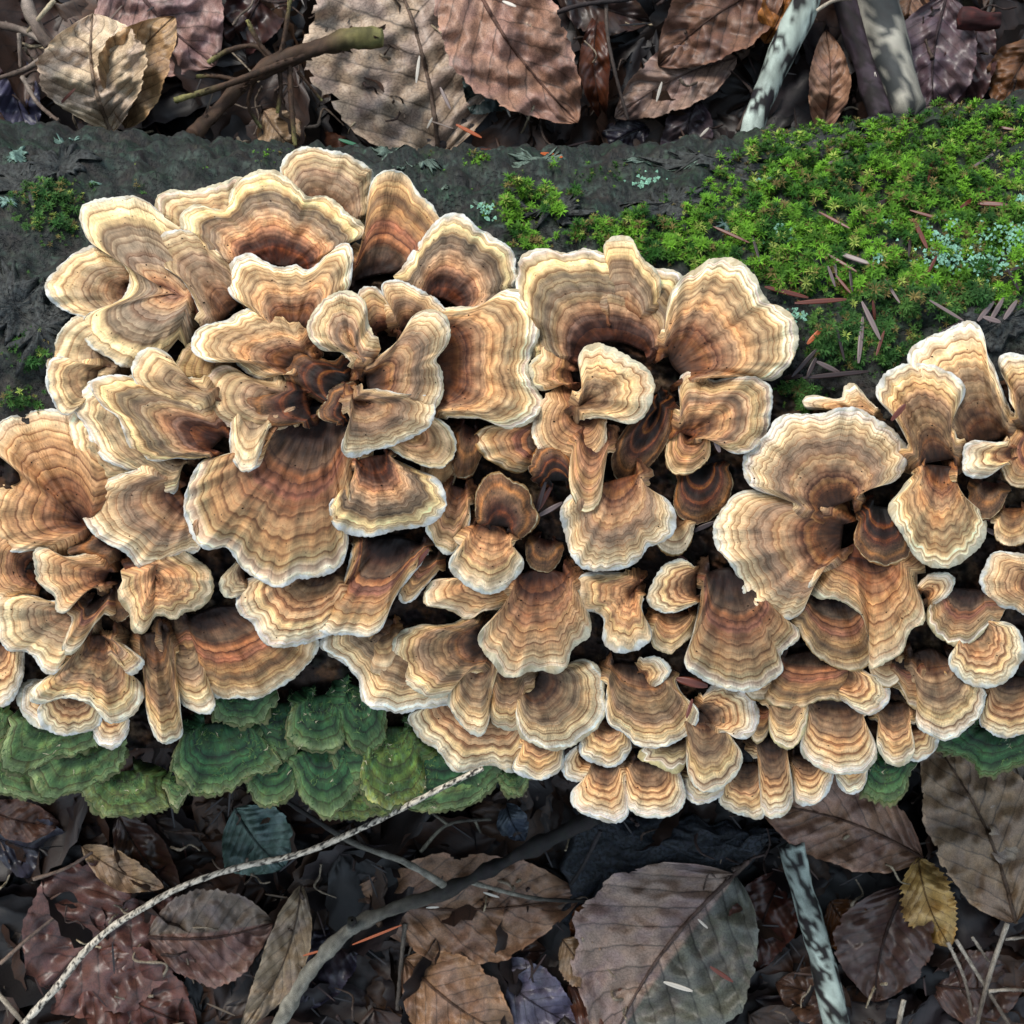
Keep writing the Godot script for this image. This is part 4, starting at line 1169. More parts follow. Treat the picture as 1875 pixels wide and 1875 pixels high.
func left_foot() -> void:
	bracket("large brown bracket cut by the left picture edge, below the grey layers", [165, 985, 175, 955], [165, 790, 140, 762, 110, 750, 80, 748, 45, 755, 10, 766, -15, 785, -20, 815, 0, 838, 20, 850, -5, 872, -30, 905, -40, 950, -20, 990, 20, 1012, 80, 1005], 2.6, "amber", {"v0": .15})
	bracket("brown bracket with dark root at the left picture edge beside the small stalked lobe", [66, 1030, 70, 1065], [20, 945, -10, 940, -40, 980, -50, 1050, -25, 1090, 20, 1100, 60, 1100], 1.8, "amber", {"v0": .1})
	bracket("small stalked lobe with white knobbed left end, under the wide shell", [200, 1048, 192, 1065], [165, 1012, 128, 1018, 102, 1017, 97, 1006, 80, 1001, 62, 1003, 57, 1020, 65, 1037, 63, 1060, 80, 1077, 95, 1086, 104, 1098, 98, 1114, 107, 1125, 128, 1120, 137, 1098, 155, 1075, 180, 1078], 5.0, "amber", {"v0": .2, "rim": "d9cdb6"})
	bracket("orange brown ragged lobe with finger like drips right of the dark gap", [232, 1048, 270, 1035, 310, 1022], [345, 1012, 368, 1028, 384, 1040, 391, 1056, 393, 1075, 385, 1098, 360, 1120, 345, 1116, 330, 1131, 315, 1137, 297, 1125, 283, 1128, 276, 1147, 260, 1163, 243, 1160, 237, 1141, 240, 1122, 228, 1117, 218, 1105, 215, 1080], 5.0, "amber", {"v0": .08, "rim": "cdb894", "rim_w": 5.0, "gam": .8})
	bracket("wide grey lobe with layered white left rim at the left picture edge", [140, 1125, 165, 1105], [112, 1098, 84, 1101, 72, 1090, 53, 1091, 38, 1081, 12, 1083, -10, 1095, -15, 1130, -5, 1165, 5, 1183, 19, 1197, 40, 1190, 62, 1203, 75, 1226, 90, 1240, 112, 1224, 125, 1190], 3.8, "tan", {"v0": .25})
	bracket("narrow brown flap hanging beside the grey lobe, pale at its tip", [165, 1105, 200, 1085], [130, 1140, 116, 1175, 109, 1195, 117, 1203, 135, 1198, 148, 1186, 165, 1155, 190, 1125], 4.8, "rust", {"v0": .1, "rim_w": 4.0, "rim": "e2d3b4"})
	bracket("fan with yellow banded right skirt and reddish root near the lower left corner", [168, 1162, 205, 1158], [118, 1222, 84, 1240, 56, 1262, 51, 1280, 65, 1292, 84, 1288, 108, 1279, 136, 1280, 160, 1288, 172, 1297, 188, 1316, 208, 1327, 230, 1320, 254, 1299, 265, 1272, 261, 1252, 248, 1240, 226, 1232, 212, 1205], 4.4, "shelf_tan", {"fl": 1.6, "v0": .12})
	bracket("short cream tongue poking right from the fan near the lower left corner", [192, 1168, 200, 1178], [215, 1173, 236, 1185, 257, 1202, 268, 1209, 262, 1223, 245, 1237, 225, 1234, 206, 1208], 5.4, "honey", {"v0": .4, "rim_w": 5.0})
	bracket("half moon shelf under the yellow skirted fan", [118, 1262, 155, 1262], [80, 1283, 67, 1300, 70, 1320, 82, 1335, 100, 1345, 126, 1348, 150, 1342, 174, 1335, 190, 1322, 182, 1298], 2.6, "shelf", {"v0": .35})
	bracket("partly hidden pale shelf left of the half moon shelf", [95, 1262, 105, 1285], [78, 1243, 50, 1243, 33, 1258, 29, 1280, 40, 1307, 58, 1328, 85, 1337, 105, 1320], 1.6, "shelf", {"v0": .5})
	bracket("cream edged shelf cut by the left picture edge, lowest at the left", [5, 1180, -20, 1180], [46, 1195, 44, 1240, 33, 1265, 22, 1288, 10, 1297, -10, 1290, -30, 1270], 1.8, "shelf", {"v0": .3})
	bracket("little lowest bracket below the yellow skirted fan", [195, 1310, 222, 1305], [172, 1326, 168, 1345, 175, 1360, 190, 1369, 208, 1375, 225, 1357, 238, 1342, 237, 1318], 2.2, "shelf", {"v0": .5})
	bracket("long brown finger with white foot right of the lower left fan", [262, 1160, 300, 1155], [262, 1215, 264, 1250, 267, 1300, 275, 1330, 284, 1352, 302, 1365, 322, 1358, 337, 1346, 333, 1322, 331, 1295, 328, 1250, 324, 1205], 3.2, "shelf_tan", {"fl": 0.8, "v0": .05, "sag": 3})
	bracket("second brown finger right of the long one, wider at the foot", [300, 1150, 350, 1145], [312, 1225, 324, 1262, 332, 1290, 355, 1304, 384, 1309, 396, 1293, 391, 1270, 378, 1225], 2.6, "shelf_tan", {"fl": 0.8, "v0": .08, "sag": 3})
	bracket("broad dark shell with thin cream foot below the big central shell", [345, 1130, 395, 1110, 440, 1110], [376, 1212, 362, 1238, 356, 1256, 370, 1269, 390, 1277, 416, 1281, 440, 1277, 455, 1280, 470, 1285, 484, 1274, 505, 1263, 535, 1245, 560, 1222, 582, 1192, 586, 1172, 560, 1155, 520, 1140], 3.4, "rust", {"v0": .12})
	bracket("bracket with three honey bands under the skirt of the big central shell", [560, 1040, 610, 1045], [505, 1062, 468, 1056, 443, 1064, 432, 1088, 431, 1112, 443, 1131, 465, 1141, 472, 1162, 492, 1184, 520, 1187, 555, 1181, 590, 1168, 620, 1150, 638, 1115], 4.0, "shelf", {"v0": .2})
	bracket("thumb sized smooth tan lobe peeping under the left of the big central shell", [445, 1030, 450, 1060], [430, 1030, 415, 1045, 402, 1060, 398, 1078, 408, 1091, 425, 1099, 447, 1085], 3.6, "tan", {"v0": .55})

func middle() -> void:
	bracket("dark wine brown bracket with two small pale banded lobes, below the bell shaped one", [675, 985, 730, 982, 770, 995], [645, 1000, 632, 1055, 616, 1100, 594, 1106, 577, 1125, 578, 1147, 592, 1161, 615, 1165, 637, 1159, 648, 1165, 668, 1168, 692, 1160, 703, 1147, 712, 1120, 730, 1085, 758, 1050, 785, 1015], 4.0, "rust", {"v0": .0, "gam": .95})
	bracket("small finger lobe right of the dark wine brown bracket", [775, 1012, 800, 1015], [745, 1050, 730, 1085, 728, 1100, 740, 1107, 758, 1101, 773, 1080, 800, 1050], 3.6, "rust", {"v0": .2})
	bracket("cream lipped lobe left of the knobbed dark head", [828, 888, 850, 895], [808, 918, 790, 945, 775, 965, 788, 985, 803, 1008, 822, 1018, 840, 1008, 853, 985, 862, 955, 860, 925], 5.0, "amber", {"v0": .2})
	bracket("dark blotched head like knob in the middle hollow", [900, 962, 930, 965], [872, 950, 868, 915, 880, 880, 900, 866, 918, 862, 935, 878, 965, 890, 978, 925, 990, 953, 975, 972, 955, 985], 6.0, "ember", {"v0": .45, "rim_w": 3.0, "rim": "8a6844", "bulge": 5.0, "rise": 2.0})
	bracket("white skirted tongue growing under the dark knobbed head", [872, 958, 905, 950, 930, 975], [842, 1000, 829, 1014, 819, 1030, 823, 1045, 840, 1063, 865, 1079, 889, 1089, 912, 1086, 932, 1075, 951, 1052, 962, 1030, 953, 1014, 935, 1000], 6.2, "amber", {"fl": 1.5, "v0": .4, "rim_w": 9.0})
	bracket("bracket with cream stripes and white rim in the centre, right of the dark knob", [1100, 885, 1165, 868], [1072, 893, 1045, 903, 1028, 925, 1025, 952, 1035, 980, 1040, 1008, 1052, 1030, 1070, 1044, 1098, 1046, 1130, 1044, 1158, 1035, 1176, 1022, 1184, 1000, 1205, 998, 1226, 988, 1239, 963, 1236, 934, 1220, 911, 1200, 902, 1180, 896], 6.0, "honey", {"fl": 1.5, "v0": .22, "rim_w": 9.0})
	bracket("brown folded strap leading down to the cream striped central bracket", [1070, 790, 1110, 800], [1045, 830, 1040, 870, 1046, 905, 1060, 935, 1080, 940, 1100, 918, 1106, 870, 1112, 830], 6.4, "amber", {"v0": .1, "rim_w": 1.5, "rim": "b08a60"})
	bracket("upright double lobe with white left cheek and white foot", [1172, 1068, 1160, 1082], [1140, 1048, 1103, 1046, 1070, 1048, 1054, 1065, 1048, 1086, 1053, 1108, 1066, 1120, 1088, 1119, 1104, 1128, 1106, 1150, 1101, 1168, 1110, 1185, 1127, 1195, 1148, 1197, 1176, 1186, 1192, 1173, 1195, 1155, 1186, 1138, 1175, 1120, 1178, 1095], 5.2, "amber", {"fl": 1.4, "v0": .35, "rim_w": 9.0})
	bracket("small cream half disc facing left beside the double lobe", [1275, 1052, 1275, 1090], [1270, 1036, 1260, 1026, 1246, 1021, 1224, 1028, 1200, 1052, 1190, 1076, 1183, 1097, 1191, 1114, 1211, 1123, 1230, 1123, 1262, 1113, 1277, 1104], 5.6, "shelf", {"v0": .25})
	bracket("large fan with dark brown root and toothed cream foot, right of centre", [1300, 1045, 1340, 1040, 1375, 1065], [1284, 1080, 1275, 1130, 1267, 1165, 1256, 1195, 1251, 1207, 1256, 1226, 1272, 1236, 1290, 1247, 1320, 1260, 1350, 1268, 1378, 1267, 1400, 1258, 1417, 1243, 1434, 1232, 1437, 1217, 1425, 1203, 1442, 1188, 1460, 1176, 1467, 1155, 1455, 1143, 1435, 1135, 1415, 1105], 5.0, "rust", {"v0": .1, "gam": .9})
	bracket("orange ragged flap between the double lobe and the large toothed fan", [1210, 1115, 1260, 1120], [1194, 1155, 1192, 1186, 1216, 1193, 1222, 1203, 1243, 1186, 1258, 1177, 1272, 1155, 1278, 1130], 4.0, "amber", {"v0": .35, "rim_w": 3.0, "rim": "e4c79a"})
	bracket("three lobed fan with pleats under the white skirted tongue", [955, 1050, 990, 1040, 1030, 1048], [938, 1102, 905, 1130, 882, 1150, 873, 1172, 884, 1192, 905, 1217, 916, 1236, 940, 1244, 964, 1231, 992, 1228, 1014, 1235, 1033, 1228, 1045, 1209, 1042, 1194, 1054, 1185, 1064, 1173, 1078, 1174, 1084, 1150, 1080, 1125, 1062, 1090], 4.8, "amber", {"v0": .08, "wave": 2.6, "rim_w": 8.0})
	bracket("orange ruffled lobe with ragged lower edge left of the three lobed fan", [900, 1050, 950, 1065], [845, 1062, 805, 1058, 784, 1066, 777, 1088, 772, 1106, 790, 1113, 820, 1115, 840, 1127, 855, 1137, 871, 1131, 882, 1119, 918, 1117, 948, 1104], 4.2, "amber", {"v0": .4, "rim_w": 4.0, "rim": "e9cfa8"})
	bracket("round shelf with a dark hole at its upper edge, left of the pleated fan", [885, 1150, 895, 1200], [852, 1128, 838, 1139, 816, 1142, 797, 1146, 780, 1140, 770, 1143, 755, 1148, 730, 1156, 717, 1180, 717, 1206, 730, 1236, 748, 1257, 774, 1273, 796, 1280, 818, 1274, 832, 1262, 838, 1242, 865, 1232], 4.0, "shelf_tan", {"v0": .02})
	bracket("brown pleated tongue between the holed round shelf and the big disc", [865, 1185, 900, 1190], [840, 1232, 826, 1258, 818, 1288, 828, 1308, 845, 1328, 857, 1343, 873, 1349, 890, 1343, 896, 1318, 901, 1280, 910, 1235], 3.4, "shelf_tan", {"v0": .08})
	bracket("long shelf running down left with three ochre bands, above the mossy green ones", [700, 1130, 745, 1140, 790, 1180], [640, 1163, 605, 1160, 583, 1170, 586, 1187, 604, 1203, 628, 1213, 647, 1233, 660, 1254, 658, 1275, 667, 1290, 686, 1299, 710, 1302, 736, 1308, 760, 1300, 792, 1296, 825, 1290], 2.2, "shelf_tan", {"v0": .1})
	bracket("lowest long wavy shelf with ochre stripes between mossy brackets and the brown tongue", [835, 1270, 880, 1270, 930, 1300], [770, 1296, 742, 1312, 755, 1330, 762, 1347, 782, 1363, 803, 1373, 813, 1390, 823, 1408, 838, 1416, 858, 1414, 880, 1404, 898, 1398, 916, 1408, 937, 1417, 962, 1400, 978, 1370], 1.0, "shelf", {"v0": .2})
	bracket("short scalloped shelf at the lower edge below the big disc", [970, 1335, 1012, 1340], [955, 1372, 940, 1395, 934, 1408, 948, 1418, 972, 1427, 995, 1430, 1010, 1420, 1030, 1411, 1035, 1392, 1032, 1365], 1.6, "shelf", {"v0": .25})
	bracket("plain tan middle piece joining the brown tongue and the big disc", [910, 1210, 950, 1210], [900, 1275, 897, 1322, 918, 1334, 942, 1339, 962, 1330, 965, 1285], 3.0, "shelf_tan", {"v0": .1})
	bracket("big round disc with radial streaks and white right rim, lower centre", [988, 1232, 968, 1262], [1018, 1228, 1043, 1212, 1067, 1205, 1090, 1214, 1105, 1235, 1110, 1262, 1106, 1280, 1112, 1298, 1096, 1330, 1070, 1353, 1048, 1367, 1022, 1376, 998, 1372, 978, 1362, 955, 1354, 946, 1330, 944, 1295], 4.4, "shelf_tan", {"fl": 0.95, "v0": .0, "gam": .8})
	bracket("lower left lobe of the clustered trio beside the big disc", [1095, 1315, 1130, 1320], [1080, 1335, 1058, 1365, 1062, 1384, 1082, 1397, 1106, 1405, 1127, 1405, 1142, 1393, 1158, 1373, 1152, 1345], 2.6, "shelf", {"v0": .35})
	bracket("tan bracket with a needle lying on it, right of the big disc", [1125, 1215, 1165, 1215, 1205, 1235], [1112, 1255, 1108, 1290, 1110, 1320, 1125, 1335, 1148, 1347, 1162, 1365, 1200, 1370, 1236, 1361, 1262, 1346, 1277, 1326, 1282, 1304, 1272, 1289, 1250, 1273, 1240, 1248], 3.6, "shelf_tan", {"v0": .06})
	bracket("tiny cream lip standing above the bracket with the needle", [1172, 1232, 1180, 1240], [1178, 1205, 1195, 1199, 1213, 1205, 1226, 1218, 1231, 1230, 1222, 1243, 1203, 1255], 4.6, "shelf", {"v0": .5})
	bracket("white edged curl below the dark pit, turned to the right", [1283, 1300, 1300, 1322], [1292, 1268, 1300, 1256, 1318, 1245, 1338, 1246, 1364, 1258, 1384, 1282, 1391, 1311, 1385, 1337, 1370, 1353, 1348, 1354, 1332, 1342], 4.4, "shelf", {"v0": .2})
	bracket("long tan tongue with orange banded foot below the white edged curl", [1262, 1295, 1310, 1305], [1256, 1350, 1256, 1390, 1260, 1422, 1273, 1443, 1293, 1452, 1312, 1449, 1332, 1437, 1352, 1413, 1362, 1390, 1356, 1370, 1342, 1355, 1335, 1330], 3.6, "shelf_tan", {"v0": .08})
	bracket("yellowish drooping ruffle left of the long tan tongue", [1215, 1355, 1260, 1350], [1185, 1362, 1165, 1380, 1168, 1393, 1190, 1396, 1208, 1405, 1226, 1417, 1241, 1419, 1253, 1405, 1265, 1380], 3.0, "shelf_tan", {"v0": .45, "rim": "e3cf98", "rim_w": 8.0})
	bracket("bell with three orange bands at the lower edge, left one of a pair", [1088, 1392, 1128, 1392], [1076, 1425, 1048, 1443, 1043, 1460, 1052, 1480, 1080, 1496, 1110, 1505, 1135, 1510, 1150, 1495, 1153, 1475, 1146, 1435], 2.4, "shelf", {"fl": 1.5, "v0": .15})
	bracket("domed shelf with concentric grey rings at the lower edge, right one of a pair", [1165, 1392, 1200, 1388], [1138, 1428, 1143, 1460, 1153, 1485, 1172, 1496, 1206, 1499, 1236, 1492, 1255, 1473, 1257, 1450, 1246, 1418], 2.0, "shelf", {"fl": 0.9, "v0": .12})
	bracket("small banded shelf wedged between the ringed dome and the long tan tongue", [1275, 1405, 1310, 1410], [1254, 1438, 1256, 1463, 1276, 1475, 1300, 1469, 1324, 1457, 1338, 1438], 1.4, "shelf", {"v0": .4})
	bracket("small curled shelf left of the orange banded bell", [1062, 1385, 1085, 1395], [1056, 1366, 1033, 1385, 1028, 1412, 1042, 1430, 1072, 1432], 1.4, "shelf", {"v0": .45})
	bracket("folded shelf with rusty lines left of the pointed tongue at the lower edge", [1345, 1395, 1385, 1395], [1325, 1435, 1313, 1465, 1324, 1481, 1350, 1490, 1372, 1497, 1388, 1503, 1402, 1493, 1402, 1445], 1.4, "shelf", {"v0": .1})
	bracket("pointed layered tongue with orange foot at the lower edge", [1393, 1345, 1430, 1350], [1388, 1390, 1390, 1440, 1393, 1480, 1402, 1497, 1420, 1499, 1441, 1492, 1451, 1474, 1452, 1440, 1447, 1405, 1440, 1380], 2.4, "shelf", {"fl": 0.7, "v0": .02})

func upper_right() -> void:
	bracket("broad crown shaped bracket with brown twin hearts below the moss, upper middle", [1062, 650, 1100, 628, 1140, 628, 1180, 645], [965, 645, 950, 590, 944, 535, 943, 498, 948, 478, 962, 463, 980, 455, 1008, 454, 1030, 464, 1055, 458, 1076, 453, 1098, 461, 1130, 470, 1165, 478, 1188, 484, 1212, 494, 1230, 492, 1250, 505, 1262, 540, 1250, 590], 4.0, "smoke", {"fl": 0.95, "v0": .06, "gam": .85})
	bracket("upright finger lobe with frilled tip rising from the crown shaped bracket", [1118, 590, 1165, 590], [1112, 510, 1106, 468, 1102, 450, 1116, 436, 1134, 431, 1153, 432, 1165, 446, 1170, 466, 1186, 482, 1205, 495, 1212, 530], 4.8, "smoke", {"back": 0.12, "v0": .3, "rim_w": 4.0})
	bracket("big scalloped bracket with broad grey rings under the moss, upper right of centre", [1222, 650, 1232, 672, 1250, 690], [1218, 600, 1224, 545, 1248, 508, 1280, 488, 1296, 475, 1326, 470, 1354, 477, 1378, 497, 1390, 518, 1396, 538, 1410, 556, 1432, 560, 1450, 576, 1461, 600, 1462, 625, 1456, 650, 1441, 675, 1416, 700, 1390, 693, 1350, 692, 1300, 690], 5.0, "honey", {"fl": 1.15, "v0": .1, "rim_w": 8.0})
	bracket("pale bracket with small upright spoon at its left, below the big scalloped one", [1245, 792, 1268, 800], [1248, 750, 1243, 722, 1241, 700, 1250, 682, 1266, 672, 1283, 676, 1297, 697, 1330, 692, 1370, 688, 1392, 692, 1411, 706, 1416, 735, 1412, 760, 1408, 785, 1394, 812, 1371, 829, 1345, 832, 1322, 820, 1308, 802, 1290, 798], 5.6, "honey", {"fl": 1.5, "v0": .22})
	bracket("white edged fan lying alone in the middle of the hollow, turned right", [1062, 752, 1050, 740], [1064, 712, 1070, 695, 1060, 675, 1057, 656, 1066, 638, 1086, 628, 1108, 630, 1131, 641, 1157, 656, 1179, 667, 1194, 685, 1199, 711, 1192, 742, 1178, 765, 1156, 778, 1130, 772, 1105, 765, 1080, 768], 7.2, "shelf_tan", {"fl": 1.4, "v0": .28, "rim_w": 9.0})
	bracket("small cream ruffle between the striped right bracket and the lone white fan", [1045, 680, 1050, 700], [990, 648, 970, 662, 966, 690, 977, 710, 996, 717, 1015, 711, 1032, 704], 4.8, "amber", {"v0": .4})
	bracket("dark brown lobe with orange edge below the striped right bracket", [1010, 785, 1000, 832], [930, 772, 890, 780, 868, 792, 866, 810, 880, 832, 902, 848, 920, 856, 933, 867, 955, 867, 971, 857, 985, 842], 4.0, "rust", {"v0": .1, "rim_w": 3.5, "rim": "c89a64"})
	bracket("brown mottled plate under the lone white fan", [1062, 745, 1085, 760], [985, 735, 972, 775, 978, 815, 1000, 838, 1030, 848, 1070, 850, 1100, 842, 1112, 805, 1110, 775], 5.4, "amber", {"v0": .1, "rim_w": 1.5, "rim": "8a6440"})
	bracket("black fringed patch with orange border at the foot of the mottled plate", [1010, 880, 1035, 880], [972, 850, 980, 822, 1005, 806, 1030, 810, 1046, 828, 1050, 858], 5.6, "ember", {"v0": .05, "rim_w": 2.0, "rim": "a06a3c"})
	bracket("charred orange and black ridge running down beside the lone white fan", [1215, 745, 1200, 730], [1165, 762, 1132, 800, 1118, 845, 1130, 885, 1165, 872, 1195, 850, 1225, 805, 1238, 765], 3.4, "ember", {"v0": .1, "rim_w": 2.0, "rim": "7a4a2c"})
	bracket("rounded grey brown knob under the pale bracket with the spoon", [1258, 785, 1285, 795], [1224, 800, 1216, 830, 1224, 862, 1250, 872, 1280, 860, 1298, 842, 1302, 815], 4.4, "amber", {"v0": .1, "rim_w": 2.0, "rim": "9a7650", "bulge": 3.0})
	bracket("black brown crust with an orange streak right of the rounded knob", [1265, 850, 1295, 850], [1240, 880, 1232, 925, 1250, 955, 1285, 960, 1325, 935, 1345, 890, 1335, 860], 2.0, "ember", {"v0": .0, "rim_w": 1.5, "rim": "3a2418"})

func right_side() -> void:
	bracket("large left facing shell with thick white rim, centre of the right cluster", [1545, 960, 1540, 1005], [1430, 895, 1395, 898, 1362, 896, 1336, 912, 1322, 935, 1308, 953, 1304, 982, 1311, 1004, 1324, 1015, 1340, 1040, 1352, 1062, 1358, 1085, 1368, 1107, 1387, 1126, 1410, 1136, 1444, 1136, 1468, 1124, 1478, 1102, 1478, 1075, 1490, 1045], 5.6, "honey", {"fl": 1.1, "v0": .05, "rim_w": 9.0})
	bracket("largest shell of the right cluster with wavy white upper rim and grey rings", [1505, 935, 1560, 915], [1445, 915, 1402, 904, 1372, 890, 1361, 870, 1360, 835, 1385, 812, 1410, 785, 1420, 765, 1455, 757, 1498, 758, 1530, 748, 1557, 745, 1584, 752, 1615, 772, 1641, 790, 1660, 815, 1665, 833, 1657, 860, 1638, 883, 1614, 889, 1590, 887, 1572, 895], 6.4, "honey", {"fl": 1.25, "v0": .1, "rim_w": 8.0})
	bracket("orange fan with ragged cream lower edge, lower right of centre", [1530, 1015, 1580, 990, 1630, 1010], [1484, 1050, 1478, 1080, 1498, 1097, 1532, 1098, 1562, 1114, 1582, 1132, 1586, 1162, 1597, 1181, 1592, 1205, 1590, 1230, 1612, 1218, 1630, 1210, 1653, 1194, 1660, 1178, 1663, 1158, 1678, 1148, 1695, 1140, 1692, 1110, 1682, 1070], 5.0, "amber", {"v0": .08, "rim_w": 4.5, "rim": "ecd9b2", "gam": .85})
	bracket("black lobe with a red brown arc in the middle of the right cluster", [1600, 925, 1630, 930], [1572, 955, 1562, 985, 1572, 1012, 1598, 1032, 1640, 1036, 1668, 1015, 1672, 975], 6.0, "ember", {"v0": .0, "rim_w": 3.0, "rim": "b07a4a"})
	bracket("dark brown shell with red lines under the orange ragged fan", [1490, 1090, 1530, 1085, 1570, 1100], [1462, 1150, 1478, 1185, 1508, 1212, 1540, 1226, 1575, 1230, 1595, 1212, 1604, 1185, 1600, 1140], 4.0, "rust", {"v0": .1, "rim_w": 3.0, "rim": "c4a070"})
	bracket("ridge of grey lumps with a torn yellow hole, below the dark red lined shell", [1440, 1200, 1490, 1190, 1540, 1205], [1400, 1240, 1400, 1285, 1430, 1296, 1462, 1298, 1490, 1287, 1515, 1281, 1540, 1286, 1560, 1270], 3.6, "rust", {"v0": .25, "wave": 5.0, "rim_w": 2.5, "rim": "a58d68"})
	bracket("yellow edged curl facing right below the orange ragged fan", [1528, 1245, 1550, 1225], [1535, 1280, 1558, 1294, 1572, 1306, 1590, 1311, 1611, 1303, 1628, 1285, 1633, 1263, 1624, 1245, 1608, 1236, 1592, 1236, 1578, 1222], 4.0, "shelf", {"v0": .25})
	bracket("broad lower shell with two honey bands and double white foot", [1490, 1275, 1530, 1262, 1570, 1285], [1478, 1325, 1466, 1352, 1464, 1375, 1472, 1390, 1490, 1401, 1515, 1415, 1546, 1418, 1578, 1417, 1599, 1402, 1607, 1380, 1602, 1355, 1590, 1333, 1578, 1312], 3.0, "shelf", {"v0": .05})
	bracket("cylindrical grey tongue with yellow striped foot, left of the broad lower shell", [1415, 1258, 1458, 1252], [1408, 1300, 1407, 1330, 1414, 1358, 1432, 1370, 1452, 1372, 1468, 1354, 1479, 1325, 1480, 1290], 3.6, "shelf_tan", {"fl": 0.7, "v0": .1, "rim_w": 4.0, "rim": "e2cf9c"})
	bracket("small rust brown lobe squeezed left of the cylindrical grey tongue", [1390, 1290, 1412, 1290], [1372, 1320, 1374, 1350, 1386, 1366, 1402, 1352, 1414, 1320], 2.8, "rust", {"v0": .3, "rim_w": 3.0, "rim": "c8aa7c"})
	bracket("three banded tongue right of the pointed one, on the lower edge", [1455, 1380, 1500, 1375], [1448, 1415, 1452, 1455, 1458, 1474, 1480, 1477, 1496, 1471, 1512, 1460, 1523, 1440, 1528, 1408], 1.8, "shelf", {"v0": .1})
	bracket("little pendant shelf under the broad lower shell", [1540, 1390, 1570, 1390], [1528, 1410, 1531, 1435, 1543, 1450, 1562, 1458, 1579, 1446, 1589, 1422, 1588, 1400], 1.2, "shelf", {"v0": .5})
	bracket("tall cream ribbed bracket behind the white mushroom cap shaped one, upper right", [1790, 815, 1840, 800], [1700, 720, 1664, 672, 1662, 642, 1690, 621, 1718, 611, 1750, 595, 1774, 585, 1794, 595, 1804, 620, 1808, 652, 1820, 668, 1832, 705, 1850, 750], 4.6, "shelf_tan", {"fl": 1, "v0": .1, "rim_w": 6.0})
	bracket("mushroom cap shaped lobe with broad white rim, upper right", [1688, 850, 1745, 840], [1662, 810, 1640, 768, 1618, 744, 1602, 725, 1605, 703, 1624, 681, 1648, 668, 1680, 664, 1708, 668, 1738, 681, 1762, 695, 1769, 716, 1761, 738, 1746, 756, 1752, 800], 6.2, "shelf_tan", {"fl": 1.9, "v0": .08, "rim_w": 8.0})
	bracket("lower spoon with bluish white bands right of the black lobe", [1695, 850, 1755, 855], [1672, 870, 1655, 885, 1645, 905, 1628, 918, 1625, 938, 1643, 964, 1660, 993, 1672, 1017, 1698, 1036, 1729, 1041, 1762, 1030, 1793, 1004, 1807, 978, 1806, 950, 1790, 928, 1766, 921, 1748, 912, 1752, 885], 6.0, "honey", {"fl": 1.8, "v0": .02, "rim_w": 8.0, "gam": .75})
	bracket("folded cream bracket cut by the right picture edge, highest on that side", [1880, 780, 1905, 775], [1858, 748, 1846, 735, 1848, 712, 1833, 684, 1825, 658, 1845, 645, 1880, 652, 1910, 670, 1930, 720], 5.0, "shelf_tan", {"v0": .3})
	bracket("small knobbly cream lobe with close ripples near the right picture edge", [1850, 822, 1852, 838], [1840, 808, 1815, 810, 1795, 806, 1774, 806, 1761, 819, 1764, 838, 1758, 857, 1768, 872, 1800, 878, 1822, 865, 1842, 850], 6.0, "shelf", {"v0": .55})
	bracket("dark grey brown plate at the right picture edge behind the knobbly cream lobe", [1890, 800, 1895, 830], [1850, 790, 1828, 820, 1835, 870, 1860, 895, 1900, 890], 4.4, "rust", {"v0": .2, "rim_w": 2.0, "rim": "8a6a48"})
	bracket("tiny yellow white flap right of the orange ragged fan", [1690, 1085, 1695, 1095], [1680, 1072, 1688, 1058, 1705, 1049, 1730, 1046, 1750, 1053, 1748, 1075, 1735, 1093, 1712, 1106], 5.6, "shelf", {"v0": .4})
	bracket("frilled white rimmed bracket cut by the right picture edge", [1895, 1060, 1890, 1085], [1885, 1018, 1850, 1010, 1822, 1008, 1810, 1020, 1798, 1045, 1793, 1065, 1799, 1083, 1817, 1107, 1843, 1117, 1862, 1113, 1872, 1130, 1895, 1125], 5.0, "amber", {"v0": .3, "rim_w": 9.0})
	bracket("brown neck with ragged pale left edge above the white lipped right bracket", [1745, 1075, 1800, 1080], [1712, 1098, 1698, 1112, 1694, 1128, 1700, 1143, 1712, 1163, 1731, 1176, 1752, 1186, 1785, 1175, 1810, 1145], 4.8, "rust", {"v0": .08, "rim_w": 4.5, "rim": "e6d2a6"})
	bracket("white lipped round bracket with orange rings near the right picture edge", [1765, 1142, 1790, 1132], [1762, 1178, 1744, 1190, 1734, 1207, 1741, 1227, 1757, 1243, 1776, 1255, 1808, 1262, 1830, 1255, 1851, 1242, 1867, 1219, 1877, 1200, 1875, 1175, 1864, 1151, 1845, 1138, 1824, 1137, 1804, 1138], 5.4, "shelf", {"fl": 1.4, "v0": .12, "rim_w": 8.0})
	bracket("large tan shell with rolled right edge, lower right corner of the cluster", [1672, 1195, 1705, 1185, 1735, 1205], [1690, 1285, 1675, 1315, 1679, 1333, 1696, 1344, 1716, 1354, 1734, 1357, 1755, 1350, 1772, 1334, 1792, 1316, 1803, 1290, 1808, 1266, 1792, 1254, 1768, 1238], 3.8, "shelf_tan", {"v0": .05})
	bracket("small yellow roll inside the large tan shell at the lower right", [1728, 1222, 1745, 1222], [1735, 1240, 1742, 1258, 1758, 1270, 1776, 1263, 1784, 1248], 4.6, "shelf", {"v0": .6})
	bracket("dark ruffled strip left of the large tan shell", [1640, 1208, 1680, 1205], [1634, 1238, 1652, 1262, 1662, 1292, 1680, 1303, 1692, 1290, 1694, 1250], 4.2, "rust", {"v0": .2, "rim_w": 3.0, "rim": "cdb084"})
